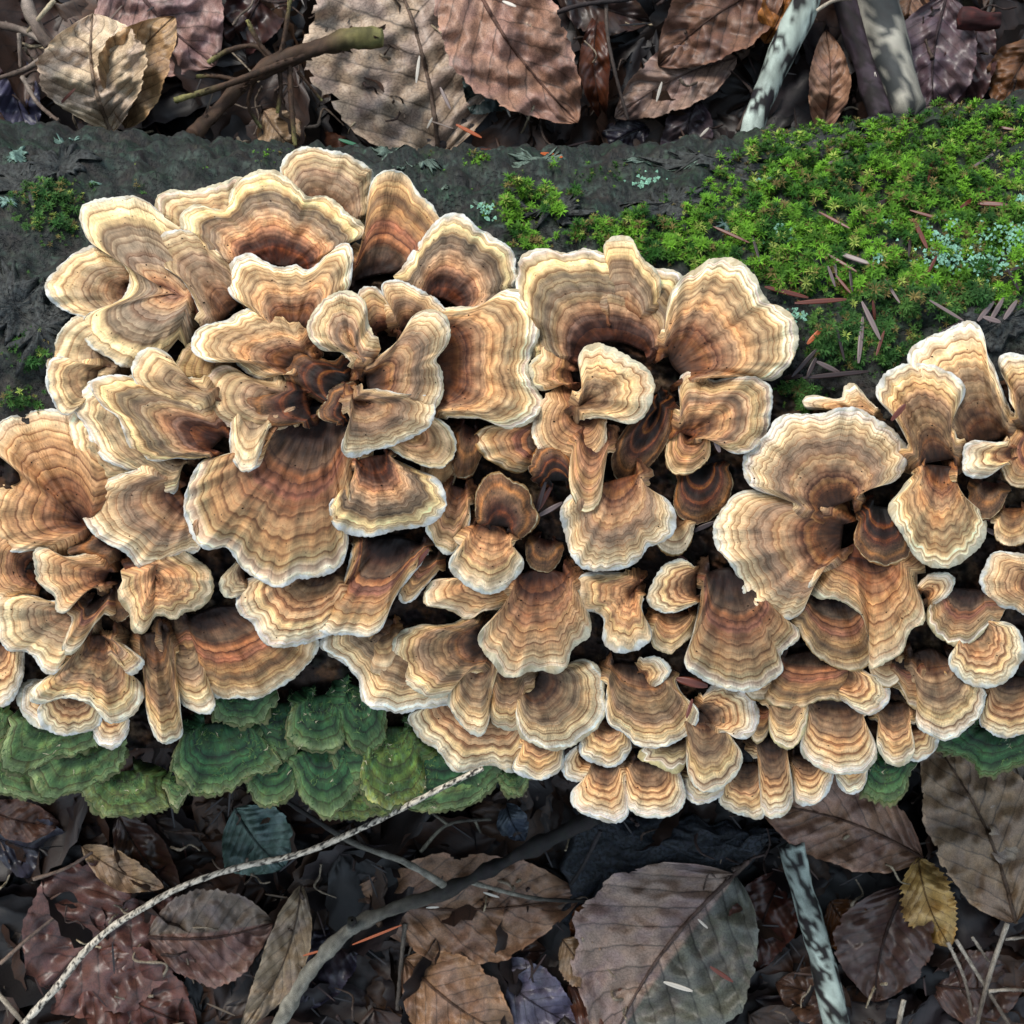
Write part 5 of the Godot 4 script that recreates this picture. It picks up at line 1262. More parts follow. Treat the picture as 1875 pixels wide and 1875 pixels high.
	bracket("layered tongue with orange bands below the dark ruffled strip", [1615, 1285, 1658, 1285], [1608, 1325, 1604, 1355, 1609, 1378, 1624, 1397, 1644, 1406, 1664, 1397, 1676, 1377, 1674, 1355, 1666, 1325], 2.4, "shelf", {"fl": 0.8, "v0": .08})
	bracket("small banded shelf right of the layered tongue", [1665, 1330, 1690, 1325], [1655, 1390, 1678, 1397, 1697, 1387, 1714, 1373, 1722, 1352, 1708, 1335], 1.6, "shelf", {"v0": .45})
	bracket("grey shelf with ochre bands in the lower right corner of the cluster", [1825, 1240, 1885, 1235], [1802, 1285, 1790, 1323, 1810, 1338, 1823, 1351, 1852, 1349, 1880, 1344, 1905, 1330], 2.0, "shelf", {"v0": .1})
	bracket("low crumpled cream lobe in the gap above the largest shell", [1570, 765, 1600, 768], [1548, 748, 1515, 748, 1478, 752, 1468, 738, 1472, 725, 1495, 722, 1520, 730, 1546, 728, 1543, 708, 1556, 700, 1572, 704, 1580, 720, 1605, 745], 3.4, "amber", {"v0": .5, "rim_w": 4.0, "rim": "ecdcc0"})

func old_brackets() -> void:
	bracket("mossy light green bracket at the left, hung with pale tatters", [75, 1310, 150, 1305], [17, 1331, -5, 1376, -4, 1398, 10, 1420, 43, 1420, 84, 1398, 130, 1382, 173, 1374, 197, 1341], .2, "old_light", {"rough": 3.2})
	bracket("long mossy yellow green bracket below the light green one", [130, 1365, 190, 1355], [44, 1402, 58, 1443, 82, 1468, 123, 1457, 173, 1440, 216, 1418, 231, 1396, 235, 1360], -.8, "old_light", {"rough": 2.9})
	bracket("dull green bracket in the lower left picture edge", [20, 1370, -10, 1370], [-36, 1422, -1, 1455, 46, 1466, 92, 1470, 115, 1443, 92, 1412], -1.6, "old_light", {"rough": 2.9})
	bracket("grey green drooping bracket with pale stripe left of the dark green one", [205, 1415, 245, 1410], [150, 1441, 155, 1472, 184, 1495, 225, 1500, 268, 1491, 312, 1485, 303, 1446], -1.6, "old_light", {"rough": 2.9, "tint": "c8ccb4"})
	bracket("green shelf crumb at the left picture edge beside the light green bracket", [5, 1300, -10, 1300], [-23, 1342, -5, 1354, 14, 1347, 24, 1319], -.4, "old_light", {"rough": 2.9})
	bracket("dark bottle green bracket with fine rings, middle of the mossy row", [375, 1325, 430, 1320], [324, 1362, 310, 1398, 325, 1429, 356, 1455, 405, 1457, 443, 1437, 463, 1419, 507, 1414, 512, 1382, 481, 1351], -.2, "old", {"rough": 3.2})
	bracket("small mossy bracket with torn cream fringe under the dark shell", [420, 1258, 460, 1255], [380, 1291, 394, 1325, 425, 1330, 468, 1336, 492, 1320, 508, 1286], .8, "old", {"rough": 3.6})
	bracket("dark green wedge bracket right of the bottle green one", [575, 1275, 605, 1270], [532, 1301, 520, 1332, 532, 1366, 578, 1379, 627, 1372, 632, 1332, 634, 1291], .2, "old", {"rough": 2.6})
	bracket("green tongue with tan torn patches below the dark green wedge", [570, 1370, 610, 1365], [526, 1401, 538, 1443, 567, 1482, 602, 1500, 636, 1474, 665, 1443, 660, 1401], -1.0, "old", {"rough": 3.2})
	bracket("tall narrow mossy bracket standing beside the wavy long shelf", [640, 1250, 668, 1262], [620, 1312, 628, 1354, 649, 1377, 678, 1383, 707, 1354, 707, 1314], .2, "old", {"rough": 2.6})
	bracket("mossy bracket with beige bald spots below the long ochre shelf", [690, 1330, 740, 1330], [660, 1372, 657, 1424, 665, 1465, 703, 1486, 738, 1478, 776, 1463, 785, 1403], -.6, "old_light", {"rough": 3.2, "tint": "cfd2a8"})
	bracket("wide dark green shelf under the lowest wavy shelf", [770, 1355, 830, 1370], [725, 1402, 721, 1448, 754, 1474, 800, 1481, 852, 1469, 893, 1443, 916, 1412], -.9, "old", {"rough": 2.9})
	bracket("light green striped end bracket behind the long pale twig", [830, 1400, 890, 1395], [727, 1471, 756, 1485, 814, 1488, 869, 1473, 906, 1447, 930, 1416], -1.4, "old_light", {"rough": 2.6})
	bracket("tiny olive bracket right of the light green end bracket", [930, 1405, 955, 1405], [911, 1431, 922, 1457, 949, 1464, 965, 1450, 969, 1426], -1.6, "old_light", {"rough": 2.2})
	bracket("dark green scrap between the bottle green bracket and the torn tongue", [480, 1380, 520, 1375], [448, 1432, 465, 1472, 506, 1479, 535, 1465, 546, 1427], -1.2, "old", {"rough": 3.2})
	bracket("small green tatter with white point under the bottle green bracket", [315, 1420, 335, 1420], [302, 1446, 310, 1472, 322, 1495, 333, 1472, 348, 1449], -1.8, "old_light", {"rough": 2.2})
	bracket("green mossy bracket under the layered tongue at the lower right", [1610, 1385, 1650, 1375], [1578, 1422, 1570, 1455, 1602, 1469, 1623, 1478, 1659, 1453, 1667, 1411], .2, "old", {"rough": 3.6})
	bracket("dark green mossy bracket at the right picture edge below the grey shelf", [1790, 1330, 1850, 1330], [1706, 1363, 1727, 1385, 1774, 1387, 1785, 1415, 1814, 1427, 1843, 1411, 1884, 1401, 1919, 1392], .2, "old", {"rough": 3.6})
	bracket("dark mossy bracket in shadow behind the bottle green one", [480, 1290, 530, 1285], [455, 1330, 470, 1372, 510, 1395, 545, 1380, 560, 1330], -.6, "old", {"rough": 3.2})
	bracket("deep green bracket wedged between the narrow mossy one and the torn tongue", [620, 1330, 650, 1340], [600, 1385, 625, 1425, 660, 1435, 690, 1405, 690, 1370], -1.2, "old", {"rough": 3.2})
	bracket("mossy ledge low under the torn tongue and the bald spotted bracket", [600, 1420, 690, 1420], [560, 1470, 600, 1500, 660, 1500, 720, 1490, 740, 1450], -2.6, "old_light", {"rough": 3.2, "tint": "b8bca0"})
	# small dark lobes in the hollows
	bracket("small red brown lobe in the hollow under the brown tucked lobe", [812, 800, 832, 805], [775, 835, 766, 870, 772, 905, 795, 922, 820, 908, 836, 872, 845, 840], 3.2, "rust", {"rim_w": 2.0, "rim": "6e4a2e", "heart": .5})
	bracket("dark rusty fold between the tucked lobe and the dark orange edged lobe", [850, 775, 868, 785], [830, 815, 826, 855, 842, 880, 866, 872, 880, 840], 3.6, "ember", {"rim_w": 2.0, "rim": "8a5430"})
	bracket("little brown lobe at the foot of the black brown crust", [1215, 935, 1250, 945], [1196, 975, 1210, 1012, 1240, 1020, 1264, 1000, 1270, 970], 3.0, "rust", {"rim_w": 2.0, "rim": "9a7448", "heart": .5})
	bracket("black knob among the small tan buds in the middle hollow", [990, 985, 1010, 990], [962, 1005, 965, 1035, 990, 1050, 1018, 1045, 1030, 1015], 3.4, "ember", {"rim_w": 2.0, "rim": "4a2c1a", "bulge": 3.0})
	bracket("dark fold in the right hollow beside the lower spoon", [1800, 880, 1825, 885], [1775, 905, 1768, 935, 1790, 955, 1825, 945, 1842, 915], 3.4, "ember", {"rim_w": 2.0, "rim": "5a3820"})
	bracket("brown scale in the right hollow above the frilled bracket", [1840, 930, 1870, 930], [1820, 960, 1822, 990, 1850, 1002, 1882, 992, 1895, 960], 3.0, "rust", {"rim_w": 2.0, "rim": "7a5434", "heart": .5})
	bracket("dark brown fold above the stalked lobe at the lower left", [190, 985, 215, 1000], [155, 990, 128, 1000, 118, 1012, 150, 1025, 190, 1030], 3.6, "ember", {"rim_w": 2.0, "rim": "5a3c24"})
	bracket("black brown fold in the dark gap of the lower left group", [205, 1060, 235, 1060], [190, 1095, 195, 1125, 215, 1142, 240, 1128, 248, 1095], 3.0, "ember", {"rim_w": 2.0, "rim": "4a2c1c"})
	bracket("brown lobe filling the gap above the yellow edged curl at the lower right", [1600, 1195, 1640, 1190], [1590, 1220, 1600, 1250, 1625, 1262, 1648, 1248, 1660, 1220], 3.0, "rust", {"rim_w": 2.5, "rim": "b08c5c", "heart": .5})
	bracket("dark brown lobe in the gap left of the holed round shelf", [690, 1150, 720, 1140], [665, 1180, 668, 1215, 690, 1240, 720, 1235, 735, 1200], 2.6, "rust", {"rim_w": 2.0, "rim": "9a7a50", "heart": .5})
	bracket("brown crumpled lobe in the pit right of the dark sliver", [1380, 1210, 1410, 1215], [1360, 1240, 1362, 1270, 1385, 1285, 1415, 1275, 1428, 1245], 3.0, "rust", {"rim_w": 2.5, "rim": "a8865a", "heart": .4})

# ---------------------------------------------------------------- leaf litter
func make_litter() -> void:
	# what lies deeper and cannot be told apart: one mass of dark leaves
	var st := SurfaceTool.new()
	st.begin(Mesh.PRIMITIVE_TRIANGLES)
	rnd.seed = 44
	var kinds: Array[ArrayMesh] = []
	for k in 3:
		var v := PackedVector3Array()
		var uv := PackedVector2Array()
		for j in 17:
			for i in 11:
				var s := j / 16.0
				var w := i / 5.0 - 1.0
				var half := 0.32 * pow(maxf(sin(PI * pow(s, 0.85)), 0), 0.78) * (1.0 + 0.1 * (j % 2))
				var curl: float = [0.35, -0.25, 0.6][k]
				v.append(Vector3(w * half, curl * w * w * half + 0.06 * n2(s * 3.0 + k * 9.0, w * 2.0) + 0.05 * sin(PI * s), s - 0.5))
				uv.append(Vector2(w * 0.5 + 0.5, s))
		kinds.append(grid(10, 16, v, uv, PackedColorArray(), Vector3.UP))
	for k in 3:
		var mm := MultiMesh.new()
		mm.transform_format = MultiMesh.TRANSFORM_3D
		mm.use_colors = true
		mm.mesh = kinds[k]
		mm.instance_count = 1100
		for i in 1100:
			var far := i % 5 > 1
			var x := rnd.randf_range(-1.0, 1.0) * (0.85 if far else 0.36)
			var z := rnd.randf_range(-1.0, 1.0) * (0.85 if far else 0.36)
			var l := rnd.randf_range(0.025, 0.085)
			var b := Basis(Vector3(rnd.randf_range(-1, 1), rnd.randf_range(-0.4, 0.4), rnd.randf_range(-1, 1)).normalized(), rnd.randf_range(-0.5, 0.5)) * Basis(Vector3.UP, rnd.randf() * TAU)
			mm.set_instance_transform(i, Transform3D(b.scaled(Vector3.ONE * l), Vector3(x, rnd.randf_range(-0.008, 0.004), z)))
			var c: Color = [lin("5a3c2e"), lin("3a2c30"), lin("6a4632"), lin("382a2c"), lin("74543e")][rnd.randi() % 5]
			c *= rnd.randf_range(0.06, 0.45)
			mm.set_instance_color(i, Color(c.r, c.g, c.b))
		var o := MultiMeshInstance3D.new()
		o.name = ["leaf_litter", "curled_leaf_litter", "folded_leaf_litter"][k]
		o.multimesh = mm
		o.material_override = M["leaf"]
		add_child(o)
		tag(o, ["deep layer of dark flat dead leaves covering the ground", "deep layer of dark arched dead leaves covering the ground", "deep layer of dark folded dead leaves covering the ground"][k], "leaf litter", "", "stuff")
	# needles and crumbs that fell between the leaves
	make_needle()
	var nm := MultiMesh.new()
	nm.transform_format = MultiMesh.TRANSFORM_3D
	nm.use_colors = true
	nm.mesh = needle_mesh
	nm.instance_count = 900
	for i in 900:
		var x := rnd.randf_range(-0.30, 0.30)
		var z := rnd.randf_range(-0.30, 0.30)
		var b := Basis(Vector3.UP, rnd.randf() * TAU) * Basis(Vector3.RIGHT, rnd.randf_range(-0.35, 0.35))
		nm.set_instance_transform(i, Transform3D(b.scaled_local(Vector3(0.0011, 0.0011, rnd.randf_range(0.008, 0.018))), Vector3(x, rnd.randf_range(0.002, 0.022), z)))
		var c: Color = [lin("4a2418"), lin("2a1a18"), lin("6a4a38"), lin("7a6a58"), lin("30282c")][rnd.randi() % 5]
		nm.set_instance_color(i, c * rnd.randf_range(0.5, 1.1))
	var no := MultiMeshInstance3D.new()
	no.name = "needle_litter"
	no.multimesh = nm
	no.material_override = M["leaf_wet"]
	add_child(no)
	tag(no, "dead conifer needles and crumbs strewn between the leaves", "needle litter", "", "stuff")
	# hair thin rootlets and twig bits, crossing each other between the leaves
	var all := SurfaceTool.new()
	all.begin(Mesh.PRIMITIVE_TRIANGLES)
	rnd.seed = 31
	for k in 150:
		var top := k % 2 == 0
		var px := rnd.randf_range(-40, 1915)
		var py := rnd.randf_range(-40, 270) if top else rnd.randf_range(1440, 1915)
		var a := rnd.randf() * TAU
		var l := rnd.randf_range(25, 95)
		var p: Array[Vector3] = []
		for q in 4:
			var w := Vector2(px, py) + Vector2.from_angle(a + 0.3 * rnd.randfn()) * l * q / 3.0
			p.append(at(w.x, w.y, rnd.randf_range(0.010, 0.030)))
		var c: Color = [lin("8a7c6a"), lin("4a3c34"), lin("6a5c50"), lin("3a2c28"), lin("a8987e")][rnd.randi() % 5]
		all.append_from(tube(p, rnd.randf_range(0.0005, 0.0011), 0.0004, 5, c, c, 0.0, k * 3.0, 0.3), 0, Transform3D.IDENTITY)
	var ro := put("rootlets", all.commit(), M["twig"], self)
	tag(ro, "hair thin rootlets and twig bits tangled between the leaves", "twig litter", "", "stuff")
	# the leaves one can tell apart
	var L := func(label: String, a: Array, w: float, y0: float, y1: float, hex: String, opts := {}) -> void:
		leaf(label, Vector2(a[0], a[1]), Vector2(a[2], a[3]), w, y0, y1, hex, opts)
	L.call("mauve pink leaf behind the pale curled leaf, top left", [205, -90, 395, 120], 250, 12, 16, "9a7a74", {"whole": 0.84, "roll": .35})
	L.call("dark maroon leaf at the top edge left of the big tan leaf", [520, -60, 430, 110], 120, 4, 6, "432b27", {"wet": true})
	L.call("pale tan curled leaf propped against the log, top left", [205, 245, 170, 25], 250, 22, 34, "dcc6a8", {"roll": 1.1, "arch": 22, "fat": 1.05, "stain": "6a4a30", "teeth": .08, "bend": -.08})
	L.call("brown folded half of the pale curled leaf, leaning right", [230, 235, 320, 30], 150, 24, 40, "b8966e", {"roll": .9, "arch": 18, "stain": "4a3020", "bend": -.15})
	L.call("big grey tan leaf with dark midrib behind the log, top centre", [805, 290, 668, -150], 420, 8, 12, "ae9a86", {"whole": 0.84, "roll": .25, "arch": 10, "fold": .10, "stain": "5a4038", "fat": .8})
	L.call("brown orange leaf with toothed edge slanting over the big tan leaf", [830, -120, 1058, 225], 235, 26, 22, "a27c68", {"whole": 0.84, "roll": .55, "arch": 12, "stain": "4a342e", "teeth": .09})
	L.call("small grey green lobed leaf on the big tan leaf", [935, 120, 862, 208], 120, 20, 18, "3d4d4a", {"stain": "24302c", "teeth": .14, "fat": .6})
	L.call("glossy red brown leaf standing on edge, top centre right", [1095, 20, 1105, 225], 85, 10, 12, "532b1a", {"roll": 1.5, "arch": 14, "wet": true})
	L.call("grey brown oval leaf with a white needle, top right of centre", [1350, 105, 1125, 215], 120, 14, 14, "92796c", {"roll": .5, "stain": "4c3a34"})
	L.call("brown leaf at the top edge above the grey brown oval leaf", [1440, -40, 1205, 120], 170, 20, 22, "775644", {"whole": 0.84, "roll": .5, "stain": "3c2824"})
	L.call("orange brown leaf touching the pale stick at the top edge", [1400, 80, 1450, -50], 85, 20, 22, "9e652c", {"roll": .6, "stain": "4a2c18"})
	L.call("rolled tan leaf standing between the pale stick and the dark stick", [1505, 245, 1512, 55], 105, 16, 20, "98755f", {"roll": 1.3, "arch": 16, "stain": "4a2c24"})
	L.call("violet grey wet leaf with clear veins, top right", [1735, -10, 1710, 215], 170, 16, 18, "5f4e53", {"roll": .45, "arch": 8, "wet": true, "stain": "3a2a34"})
	L.call("dark striped wet leaf right of the violet one", [1800, 20, 1770, 215], 110, 10, 12, "513937", {"roll": .8, "wet": true})
	L.call("chestnut leaf at the right picture edge above the moss", [1905, 70, 1830, 210], 110, 14, 14, "704b2e", {"roll": .5})
	L.call("slate blue wet leaf at the left picture edge above the log", [20, 90, 60, 260], 90, 6, 8, "484861", {"wet": true, "stain": "2c2c3c"})
	L.call("black brown leaf in the top left corner", [-40, 10, 110, 150], 120, 2, 4, "362527", {"wet": true})
	L.call("small tan leaf at the foot of the spruce twig, by the log", [480, 200, 560, 290], 90, 14, 16, "a68b6e", {"roll": .4})
	L.call("brown leaf edge under the big tan leaf beside the topmost bracket", [560, 250, 690, 300], 70, 6, 8, "5e3a29")
	L.call("dark plum leaf in the gap right of centre above the log", [1275, 180, 1255, 320], 100, 8, 8, "463c41", {"wet": true})
	L.call("small black leaf beside the dark plum leaf", [1190, 230, 1090, 290], 70, 4, 4, "29262f", {"wet": true})
	L.call("crumpled dark leaf in the top middle gap", [1010, -40, 1190, 40], 110, 6, 8, "43332d", {"whole": 0.84, "wet": true})
	L.call("pale brown leaf in the top right corner behind the red twig piece", [1690, -60, 1660, 60], 80, 6, 8, "7f5d42")
	# below the log
	L.call("large maroon brown leaf with black specks, bottom left corner", [330, 1620, 60, 1840], 300, 6, 8, "5f4039", {"whole": 0.84, "roll": .3, "arch": 8, "stain": "2c1e22", "wet": true})
	L.call("second maroon leaf under the first at the bottom edge", [140, 1760, 360, 1880], 190, 10, 12, "5f3c34", {"whole": 0.84, "roll": .35, "wet": true})
	L.call("mauve leaf with pale grey tip below the long twig", [270, 1715, 500, 1690], 190, 16, 16, "6e534a", {"roll": .5, "stain": "3a2a2c", "teeth": .08, "half": "6e6258", "half_side": -1})
	L.call("curled leaf showing its pale underside above the maroon one", [150, 1550, 300, 1625], 75, 18, 20, "a88d6e", {"roll": .9, "stain": "5a4034"})
	L.call("brown rolled leaf leaning over the pale underside leaf", [215, 1490, 330, 1640], 110, 14, 10, "34221a", {"roll": 1.0, "wet": true})
	L.call("grey green blurred leaf deep under the mossy row", [430, 1480, 520, 1590], 150, 14, 12, "576e66", {"roll": .5, "stain": "2c3a34"})
	L.call("narrow taupe strip of leaf standing at the bottom, left of the branch", [553, 1620, 440, 1890], 85, 22, 18, "877762", {"roll": .5, "stain": "5a4c44", "bend": -.08})
	L.call("long brown leaf crossed by the dark branch, bottom centre", [640, 1640, 1065, 1640], 210, 10, 12, "896a53", {"whole": 0.84, "roll": .35, "arch": 10, "stain": "4a342c", "fat": .95})
	L.call("tan oval leaf pointing down at the bottom edge, centre left", [740, 1755, 940, 1900], 190, 14, 12, "917055", {"roll": .7, "arch": 14, "stain": "4e3428"})
	L.call("bluish grey limp leaf right of the tan oval leaf", [890, 1760, 1060, 1880], 130, 8, 8, "635f70", {"roll": .4, "wet": true, "stain": "3a3440"})
	L.call("brown leaf at the bottom edge beneath the bluish limp leaf", [1040, 1800, 1240, 1900], 150, 8, 8, "5f3c2c", {"wet": true})
	L.call("small torn beige leaf left of the two toned leaf", [1030, 1720, 1110, 1800], 90, 16, 14, "8d755c", {"whole": 0.66, "teeth": .12})
	L.call("large two toned leaf, purple brown and slate green, bottom right of centre", [1345, 1600, 1110, 1930], 350, 18, 16, "8a766a", {"roll": .28, "arch": 8, "stain": "54424a", "half": "56584e", "half_side": -1, "stalk": [1372, 1575], "fat": .8})
	L.call("orange amber leaf under the left of the two toned leaf", [1150, 1650, 1060, 1760], 120, 8, 8, "5f3513", {"wet": true})
	L.call("brown leaf with round dark spots under the lower edge of the fungi, right", [1690, 1570, 1385, 1470], 175, 18, 24, "8d6d58", {"whole": 0.84, "roll": .4, "stain": "5a403a"})
	L.call("large grey brown leaf with straight veins at the right picture edge", [1860, 1690, 1700, 1345], 210, 26, 30, "877057", {"roll": .3, "arch": 8, "stain": "4a4036"})
	L.call("pale grey leaf half cut by the right picture edge", [1900, 1640, 1850, 1380], 170, 24, 26, "8f806e", {"roll": .3, "stain": "5a5450"})
	L.call("dark chestnut leaf behind the pale stick, bottom right", [1440, 1590, 1380, 1780], 130, 6, 8, "44271f", {"whole": 0.84, "wet": true})
	L.call("amber brown curled leaf right of the pale stick", [1520, 1650, 1600, 1740], 110, 12, 12, "5f3c1f", {"roll": .9, "wet": true})
	L.call("plum brown arched leaf right of the pale stick, bottom right", [1660, 1620, 1600, 1835], 200, 14, 10, "4c3933", {"whole": 0.84, "roll": .7, "arch": 14, "wet": true})
	L.call("tattered straw coloured leaf scrap, bottom right", [1680, 1570, 1740, 1735], 110, 22, 18, "bd9c5f", {"whole": 0.66, "roll": .5, "teeth": .25, "stain": "6a4a28", "lump": 9})
	L.call("dusky leaf in the bottom right corner under the fine twigs", [1700, 1800, 1880, 1800], 150, 4, 6, "513c35", {"wet": true})
	L.call("brown leaf at the bottom edge right of the pale stick", [1560, 1860, 1420, 1800], 110, 6, 8, "533c2f", {"wet": true})
	L.call("slate dark leaf at the left picture edge under the mossy row", [-20, 1530, 150, 1560], 120, 8, 6, "3a3b46", {"wet": true})
	L.call("rust brown leaf end under the left mossy brackets", [-30, 1480, 110, 1510], 80, 16, 14, "5e4033")
	L.call("dark violet leaf between the taupe strip and the branch", [640, 1690, 560, 1850], 120, 4, 4, "36313d", {"wet": true})
	L.call("blackish leaf below the dark branch, centre", [800, 1720, 1000, 1740], 110, 4, 6, "432b20", {"wet": true})
	L.call("dark brown leaf deep between the mossy row and the long twig", [620, 1500, 800, 1560], 110, 2, 2, "2f2322", {"wet": true})
	L.call("small blue grey wet chip right of the mossy row", [925, 1470, 960, 1540], 60, 6, 6, "515c68", {"wet": true})
	# a slab of wet blackened wood
	var o := thing("wood_slab", "wet blue black slab of rotten wood under the lower edge of the fungi", "wood", at(1220, 1570, 0.01))
	var v := PackedVector3Array()
	var col := PackedColorArray()
	for j in 41:
		for i in 61:
			var a := i / 60.0
			var b := j / 40.0
			var px := lerpf(1040 + 26.0 * n2(b * 4.0, 7.0), 1415 + 30.0 * n2(b * 5.0, 17.0), a)
			var top := 1470.0 + 40.0 * a + 16.0 * n2(a * 5.0, 60.0)
			var bot := lerpf(1690, 1560, a) + 34.0 * n2(a * 5.0, 3.0)
			var py := lerpf(top, bot, b)
			var y := 10.0 + 9.0 * sin(PI * clampf(b, 0, 1)) + 2.2 * n2(a * 5.0, b * 5.0) + 0.9 * n2(a * 16.0, b * 22.0)
			if i == 0 or i == 60 or j == 0 or j == 40: y -= 14.0
			v.append(at(px, py, y * 0.001) - o.position)
			var g := 0.8 + 0.6 * n2(a * 9.0, b * 30.0)
			col.append(Color(0.014 * g, 0.018 * g, 0.026 * g))
	put("slab", grid(60, 40, v, PackedVector2Array(), col, Vector3.UP), M["bark"], o)

func make_twigs() -> void:
	twig("long_twig", "long thin pale twig with dark dashes, from bottom left corner up to the fungi", [10, 1925, 40, 55, 1862, 46, 105, 1806, 52, 150, 1748, 58, 205, 1698, 62, 250, 1670, 66, 330, 1625, 72, 430, 1590, 90, 550, 1563, 104, 650, 1522, 132, 740, 1478, 158, 810, 1442, 174, 885, 1406, 181], 0.0019, 0.0011, "cfc4b2", "2e2824", 1.26)
	twig("dark_branch", "dark forked branch with lichen grey lower end, bottom centre", [480, 1925, 26, 525, 1850, 28, 570, 1775, 30, 640, 1703, 32, 720, 1664, 34, 810, 1634, 34, 900, 1590, 38, 1000, 1540, 44, 1095, 1492, 50], 0.0034, 0.0036, "8a8578", "1a1614", 0.0, [[[825, 1628, 35, 740, 1578, 40, 650, 1545, 46, 560, 1490, 56, 478, 1436, 64], 0.0019, 0.0010], [[640, 1700, 34, 645, 1685, 44], 0.002, 0.0024], [[860, 1615, 34, 980, 1645, 30, 1100, 1650, 24], 0.0013, 0.0008]])
	twig("lichen_stick", "straight pale mint stick with dark spots at the bottom right", [1448, 1540, 26, 1472, 1640, 28, 1500, 1740, 28, 1520, 1820, 28, 1540, 1925, 28], 0.0062, 0.0062, "a4b0a6", "221e1c", 1.16)
	twig("pale_stick", "pale mint bark stick with black gaps leaning on the log, top right", [1500, -70, 36, 1476, 5, 38, 1440, 80, 40, 1408, 150, 44, 1386, 205, 50, 1362, 292, 66], 0.0085, 0.0052, "aab6ac", "1a1618", 1.05)
	twig("dark_stick", "knotted dark purple brown stick between the pale stick and the grey one", [1535, -60, 22, 1560, 40, 24, 1585, 120, 28, 1600, 170, 32, 1618, 222, 40], 0.0062, 0.0058, "3a3038", "241c20", 0.9)
	twig("grey_stick", "thick grey stick with pale lichen plates, right of the dark stick", [1590, -70, 26, 1615, 40, 28, 1635, 115, 32, 1668, 215, 44], 0.0105, 0.0095, "9a968a", "3a3c3c", 1.08)
	twig("spruce_twig", "brown spruce twig with bare side shoots and broken olive end, top left", [350, 250, 64, 395, 205, 56, 450, 150, 54, 520, 110, 54, 600, 82, 54, 650, 70, 54, 703, 68, 54], 0.0034, 0.0044, "4a3628", "8a8450", -0.62, [[[560, 100, 55, 480, 130, 60, 400, 160, 64, 318, 184, 66], 0.0018, 0.0015], [[500, 118, 54, 470, 85, 52, 420, 92, 50, 380, 115, 48], 0.0013, 0.0012], [[505, 112, 54, 475, 80, 56, 452, 36, 58], 0.0012, 0.0011], [[512, 108, 55, 522, 60, 58, 532, -10, 60], 0.0012, 0.0010], [[510, 120, 54, 514, 160, 50, 508, 208, 46], 0.0012, 0.0010], [[530, 115, 54, 534, 190, 52, 540, 268, 50], 0.0015, 0.0012], [[545, 130, 52, 590, 185, 44], 0.0009, 0.0007], [[470, 140, 50, 455, 190, 44, 478, 235, 40], 0.0011, 0.0009], [[450, 150, 50, 400, 140, 44, 360, 140, 40], 0.0012, 0.0010]], 60)
	twig("crossed_twig", "greyish forked twig in the top left corner", [40, -30, 34, 62, 40, 36, 95, 88, 38], 0.0030, 0.0024, "9a8c80", "6a5a50", 0.0, [[[90, 80, 37, 40, 55, 34, -20, 42, 30], 0.0022, 0.0018], [[95, 90, 36, 50, 125, 32, -20, 148, 28], 0.0016, 0.0012], [[35, 60, 34, 38, 125, 30], 0.0012, 0.001], [[40, 140, 30, 70, 190, 34, 108, 222, 40], 0.0012, 0.001]], 12)
	twig("straw_twig", "short yellowish twig left of the pale curled leaf, top left", [100, 0, 40, 70, 35, 38, 50, 60, 36], 0.0012, 0.001, "d0c0a0", "8a7a64", 0.0)
	twig("thin_dark_twig", "thin dark curved twig beside the grey brown oval leaf", [1415, 110, 40, 1385, 170, 36, 1350, 240, 44], 0.0014, 0.0011, "6a5a4e", "4a3c34", 0.0, [], 16)
	twig("arched_twig", "hair thin arched twig in the top middle", [1110, -20, 30, 1112, 60, 30, 1128, 140, 30, 1150, 220, 28], 0.0010, 0.0008, "5c5048", "3a302c", 0.0)
	twig("root_twig", "thin dark root crossing the top edge right of centre", [990, 35, 30, 1060, 10, 32, 1140, 0, 32, 1210, -10, 30], 0.0013, 0.001, "3a3030", "2a2424", 0.0)
	twig("red_twig_piece", "short reddish rough twig piece at the top right", [1752, 32, 32, 1790, 36, 33, 1832, 38, 32], 0.0042, 0.0042, "5a2a26", "3c1c1c", 0.8)
	twig("pale_hoop_twig", "pale wiry twig hooked over the dark stick at the top edge", [1495, 20, 44, 1525, 2, 48, 1560, -2, 46], 0.0009, 0.0008, "c8bca8", "8a7c6c", 0.0)
	twig("fine_twig", "fine forked pale twig in the bottom right corner", [1845, 1690, 30, 1820, 1760, 30, 1800, 1830, 30, 1785, 1900, 30], 0.0013, 0.0010, "a09688", "5c5248", 0.0, [[[1750, 1720, 28, 1800, 1800, 28, 1850, 1880, 28], 0.0011, 0.0009], [[1735, 1725, 28, 1765, 1790, 28, 1780, 1860, 28], 0.001, 0.0008], [[1810, 1815, 30, 1850, 1812, 30, 1900, 1815, 30], 0.001, 0.0008], [[1780, 1715, 27, 1810, 1760, 27], 0.0009, 0.0007], [[1840, 1720, 26, 1890, 1715, 24], 0.0009, 0.0007]], 14)
	twig("bottom_twig", "pale peg studded twig end at the bottom edge right of the pale stick", [1655, 1830, 26, 1640, 1900, 26], 0.0014, 0.0011, "b0a696", "6a6056", 0.0, [], 10)
	twig("corner_twig", "pale straight twig in the bottom left corner", [-20, 1800, 26, 40, 1870, 28, 70, 1910, 28], 0.0013, 0.001, "a89c8a", "5c5048", 0.0)
	twig("leaf_litter_twig", "faint twig lying over the maroon leaf at the bottom left", [0, 1765, 24, 50, 1720, 24, 100, 1680, 24], 0.0011, 0.0008, "7a6658", "5a4a42", 0.0, [[[60, 1610, 24, 120, 1590, 24, 170, 1560, 24], 0.001, 0.0008]])
